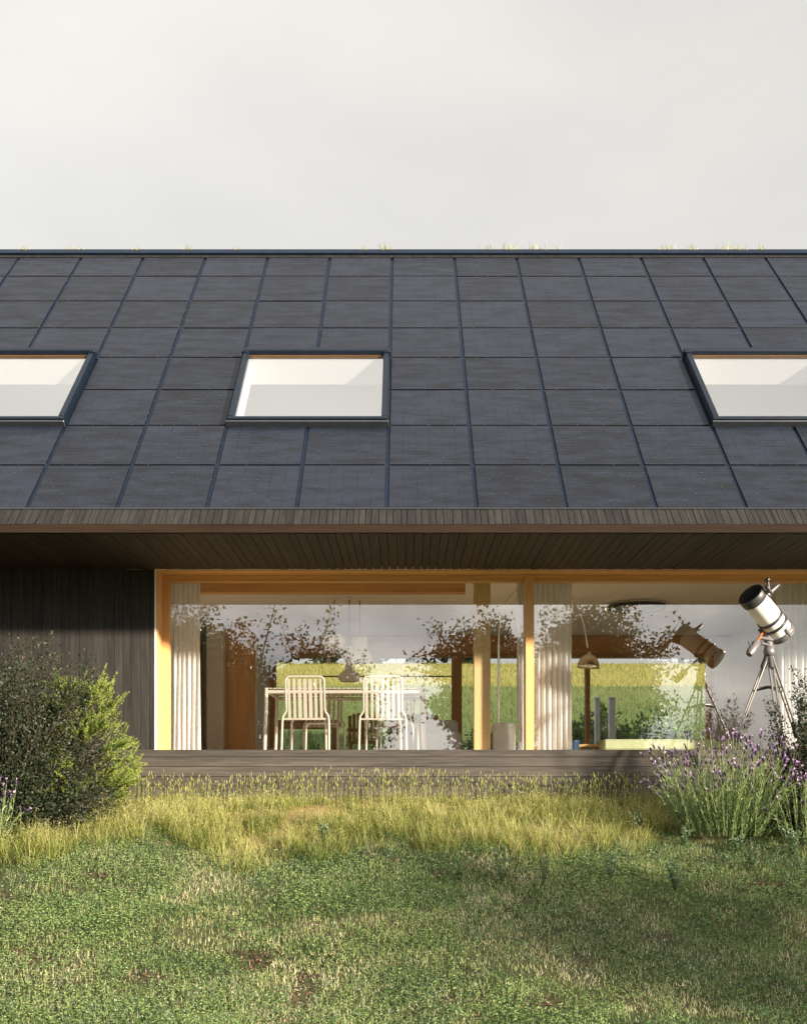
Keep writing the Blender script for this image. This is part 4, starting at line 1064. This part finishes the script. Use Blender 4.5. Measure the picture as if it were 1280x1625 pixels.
for i, (x, s, lab) in enumerate(((5.0, 1.0, 'leafy green shrub behind the terrace near the mirrored telescope'), (-.55, .55, 'low green shrub behind the garden chairs'), (.5, .6, 'low green shrub behind the white sofa'), (1.6, .7, 'green shrub behind the arc lamp base'), (3.0, .8, 'green shrub behind the blue pot'), (-1.9, .5, 'low green shrub behind the garden table'))):
    dup(rs, (x, 21.6+.3*(i % 2), G(x, 21.6)), i*1.1, lab, scale=(s*1.2, s, s))
# hill grass texture
hg = NB(); n = 60000; y = 20.7+rng.random(n)**1.6*55; x = rng.uniform(-.36, .42, n)*y
hg.blades(np.stack([x, y, gz(x, y)], 1), rng.uniform(.05, .13, n)*(1+y/70), .007*(1+y/22), rng.uniform(0, 6.28, n), rng.uniform(0, .4, n), .4, np.clip(np.where(y > 42, .5, .08+.14*np.clip((y-25)/17, 0, 1))+rng.normal(size=n)*.12, 0, 1), 2)
m_hill = leafy('hill_grass', [(0, (.075, .115, .04)), (.3, (.155, .19, .075)), (.5, (.29, .265, .08)), (1, (.40, .34, .12))], .3, .0)
tag(hg.build('meadow_grass', m_hill), 'green and yellow meadow grass on the slope behind the house', 'grass', kind='stuff')
# pale posts beyond the terrace
for X, w, lab in ((2.95, .17, 'broad pale post behind the terrace by the blue pot'), (3.62, .09, 'slim pale post behind the terrace, right of the lamp pole'), (3.9, .12, 'pale post behind the terrace left of the garden shrub')):
    p = MB(); p.box(X-w/2, X+w/2, 20.3, 20.3+w, TZ, 1.55, bev=.008); p.box(X-w/2-.012, X+w/2+.012, 20.288, 20.312+w, 1.551, 1.575, bev=.004)
    tag(p.build('garden_post', m_backpost), lab, 'post', 'pale posts behind the terrace')

# ------------------------------------------------------------------ sun and sky
AZ, EL = R(50), R(14.6)
to_sun = Vector((math.sin(AZ)*math.cos(EL), -math.cos(AZ)*math.cos(EL), math.sin(EL)))
sl = bpy.data.lights.new('sun', 'SUN'); sl.energy = 5.0; sl.angle = R(2.6); sl.color = (1, .89, .72)
so = bpy.data.objects.new('sun', sl); COL.objects.link(so); so.rotation_euler = to_sun.to_track_quat('Z', 'Y').to_euler(); so.location = to_sun*30

w = bpy.data.worlds.new('World'); S.world = w; w.use_nodes = True; nt = w.node_tree
for n in list(nt.nodes): nt.nodes.remove(n)
out = nt.nodes.new('ShaderNodeOutputWorld'); bg = nt.nodes.new('ShaderNodeBackground'); bg.inputs['Strength'].default_value = .1
sky = nt.nodes.new('ShaderNodeTexSky'); sky.sky_type = 'NISHITA'; sky.sun_disc = False
sky.sun_elevation = EL; sky.sun_rotation = R(130); sky.air_density = 1; sky.dust_density = 2.0
tc = nt.nodes.new('ShaderNodeTexCoord'); sp_ = nt.nodes.new('ShaderNodeSeparateXYZ'); L(nt, tc.outputs['Generated'], sp_.inputs[0])
mp = nt.nodes.new('ShaderNodeMapping'); mp.inputs['Scale'].default_value = (1, 1, 2.4); L(nt, tc.outputs['Generated'], mp.inputs[0])
n1 = noise(nt, mp.outputs[0], 3.4, 7, .58); n2 = noise(nt, mp.outputs[0], 2.0, 5, .5)
# thin bright cover to the north, broken greyer cloud towards the south where the sun stands
south = N(nt, 'ShaderNodeMapRange'); south.inputs[1].default_value = .35; south.inputs[2].default_value = -.35; L(nt, sp_.outputs[1], south.inputs[0])
cb_ = ramp(nt, [(.36, (2.3, 2.5, 2.8)), (.47, (4.6, 4.75, 4.95)), (.58, (7.8, 7.65, 7.3))]); L(nt, n1, cb_.inputs[0])
ca_ = ramp(nt, [(.34, (2.92, 2.84, 2.68)), (.64, (3.46, 3.33, 3.09))]); L(nt, n2, ca_.inputs[0])
cc_ = mixc(nt, south.outputs[0], ca_.outputs[0], cb_.outputs[0])
zen = N(nt, 'ShaderNodeMapRange'); zen.inputs[1].default_value = .65; zen.inputs[2].default_value = 1.; zen.inputs[3].default_value = 1.; zen.inputs[4].default_value = 1.75; L(nt, sp_.outputs[2], zen.inputs[0])
side_m = N(nt, 'ShaderNodeMapRange'); side_m.inputs[1].default_value = -.38; side_m.inputs[2].default_value = .38; side_m.inputs[3].default_value = 1.07; side_m.inputs[4].default_value = .90; L(nt, sp_.outputs[0], side_m.inputs[0])
zz = math_(nt, 'MULTIPLY', zen.outputs[0], side_m.outputs[0])
zc = N(nt, 'ShaderNodeCombineColor')
for i in range(3): L(nt, zz, zc.inputs[i])
fin = mixc(nt, .92, sky.outputs[0], mixc(nt, 1., cc_, zc.outputs[0], 'MULTIPLY'))
L(nt, fin, bg.inputs['Color']); L(nt, bg.outputs[0], out.inputs[0])

# ------------------------------------------------------------------ camera and render settings
cd = bpy.data.cameras.new('camera'); co = bpy.data.objects.new('camera', cd); COL.objects.link(co)
co.location = (0, 0, 0); co.rotation_euler = (R(90), 0, 0)
cd.sensor_fit = 'HORIZONTAL'; cd.sensor_width = 36; cd.lens = 36*F/1280
cd.shift_x = -1/1280; cd.shift_y = (1240-812.5)/1280
cd.clip_start = .05; cd.clip_end = 2000
S.camera = co
S.view_settings.view_transform = 'Standard'; S.view_settings.look = 'None'; S.view_settings.exposure = 1.45; S.view_settings.gamma = 1
S.render.engine = 'CYCLES'
c = S.cycles
c.use_denoising = True; c.max_bounces = 9; c.diffuse_bounces = 5; c.glossy_bounces = 5; c.transparent_max_bounces = 12; c.sample_clamp_indirect = 6
try: c.denoiser = 'OPENIMAGEDENOISE'
except Exception: pass
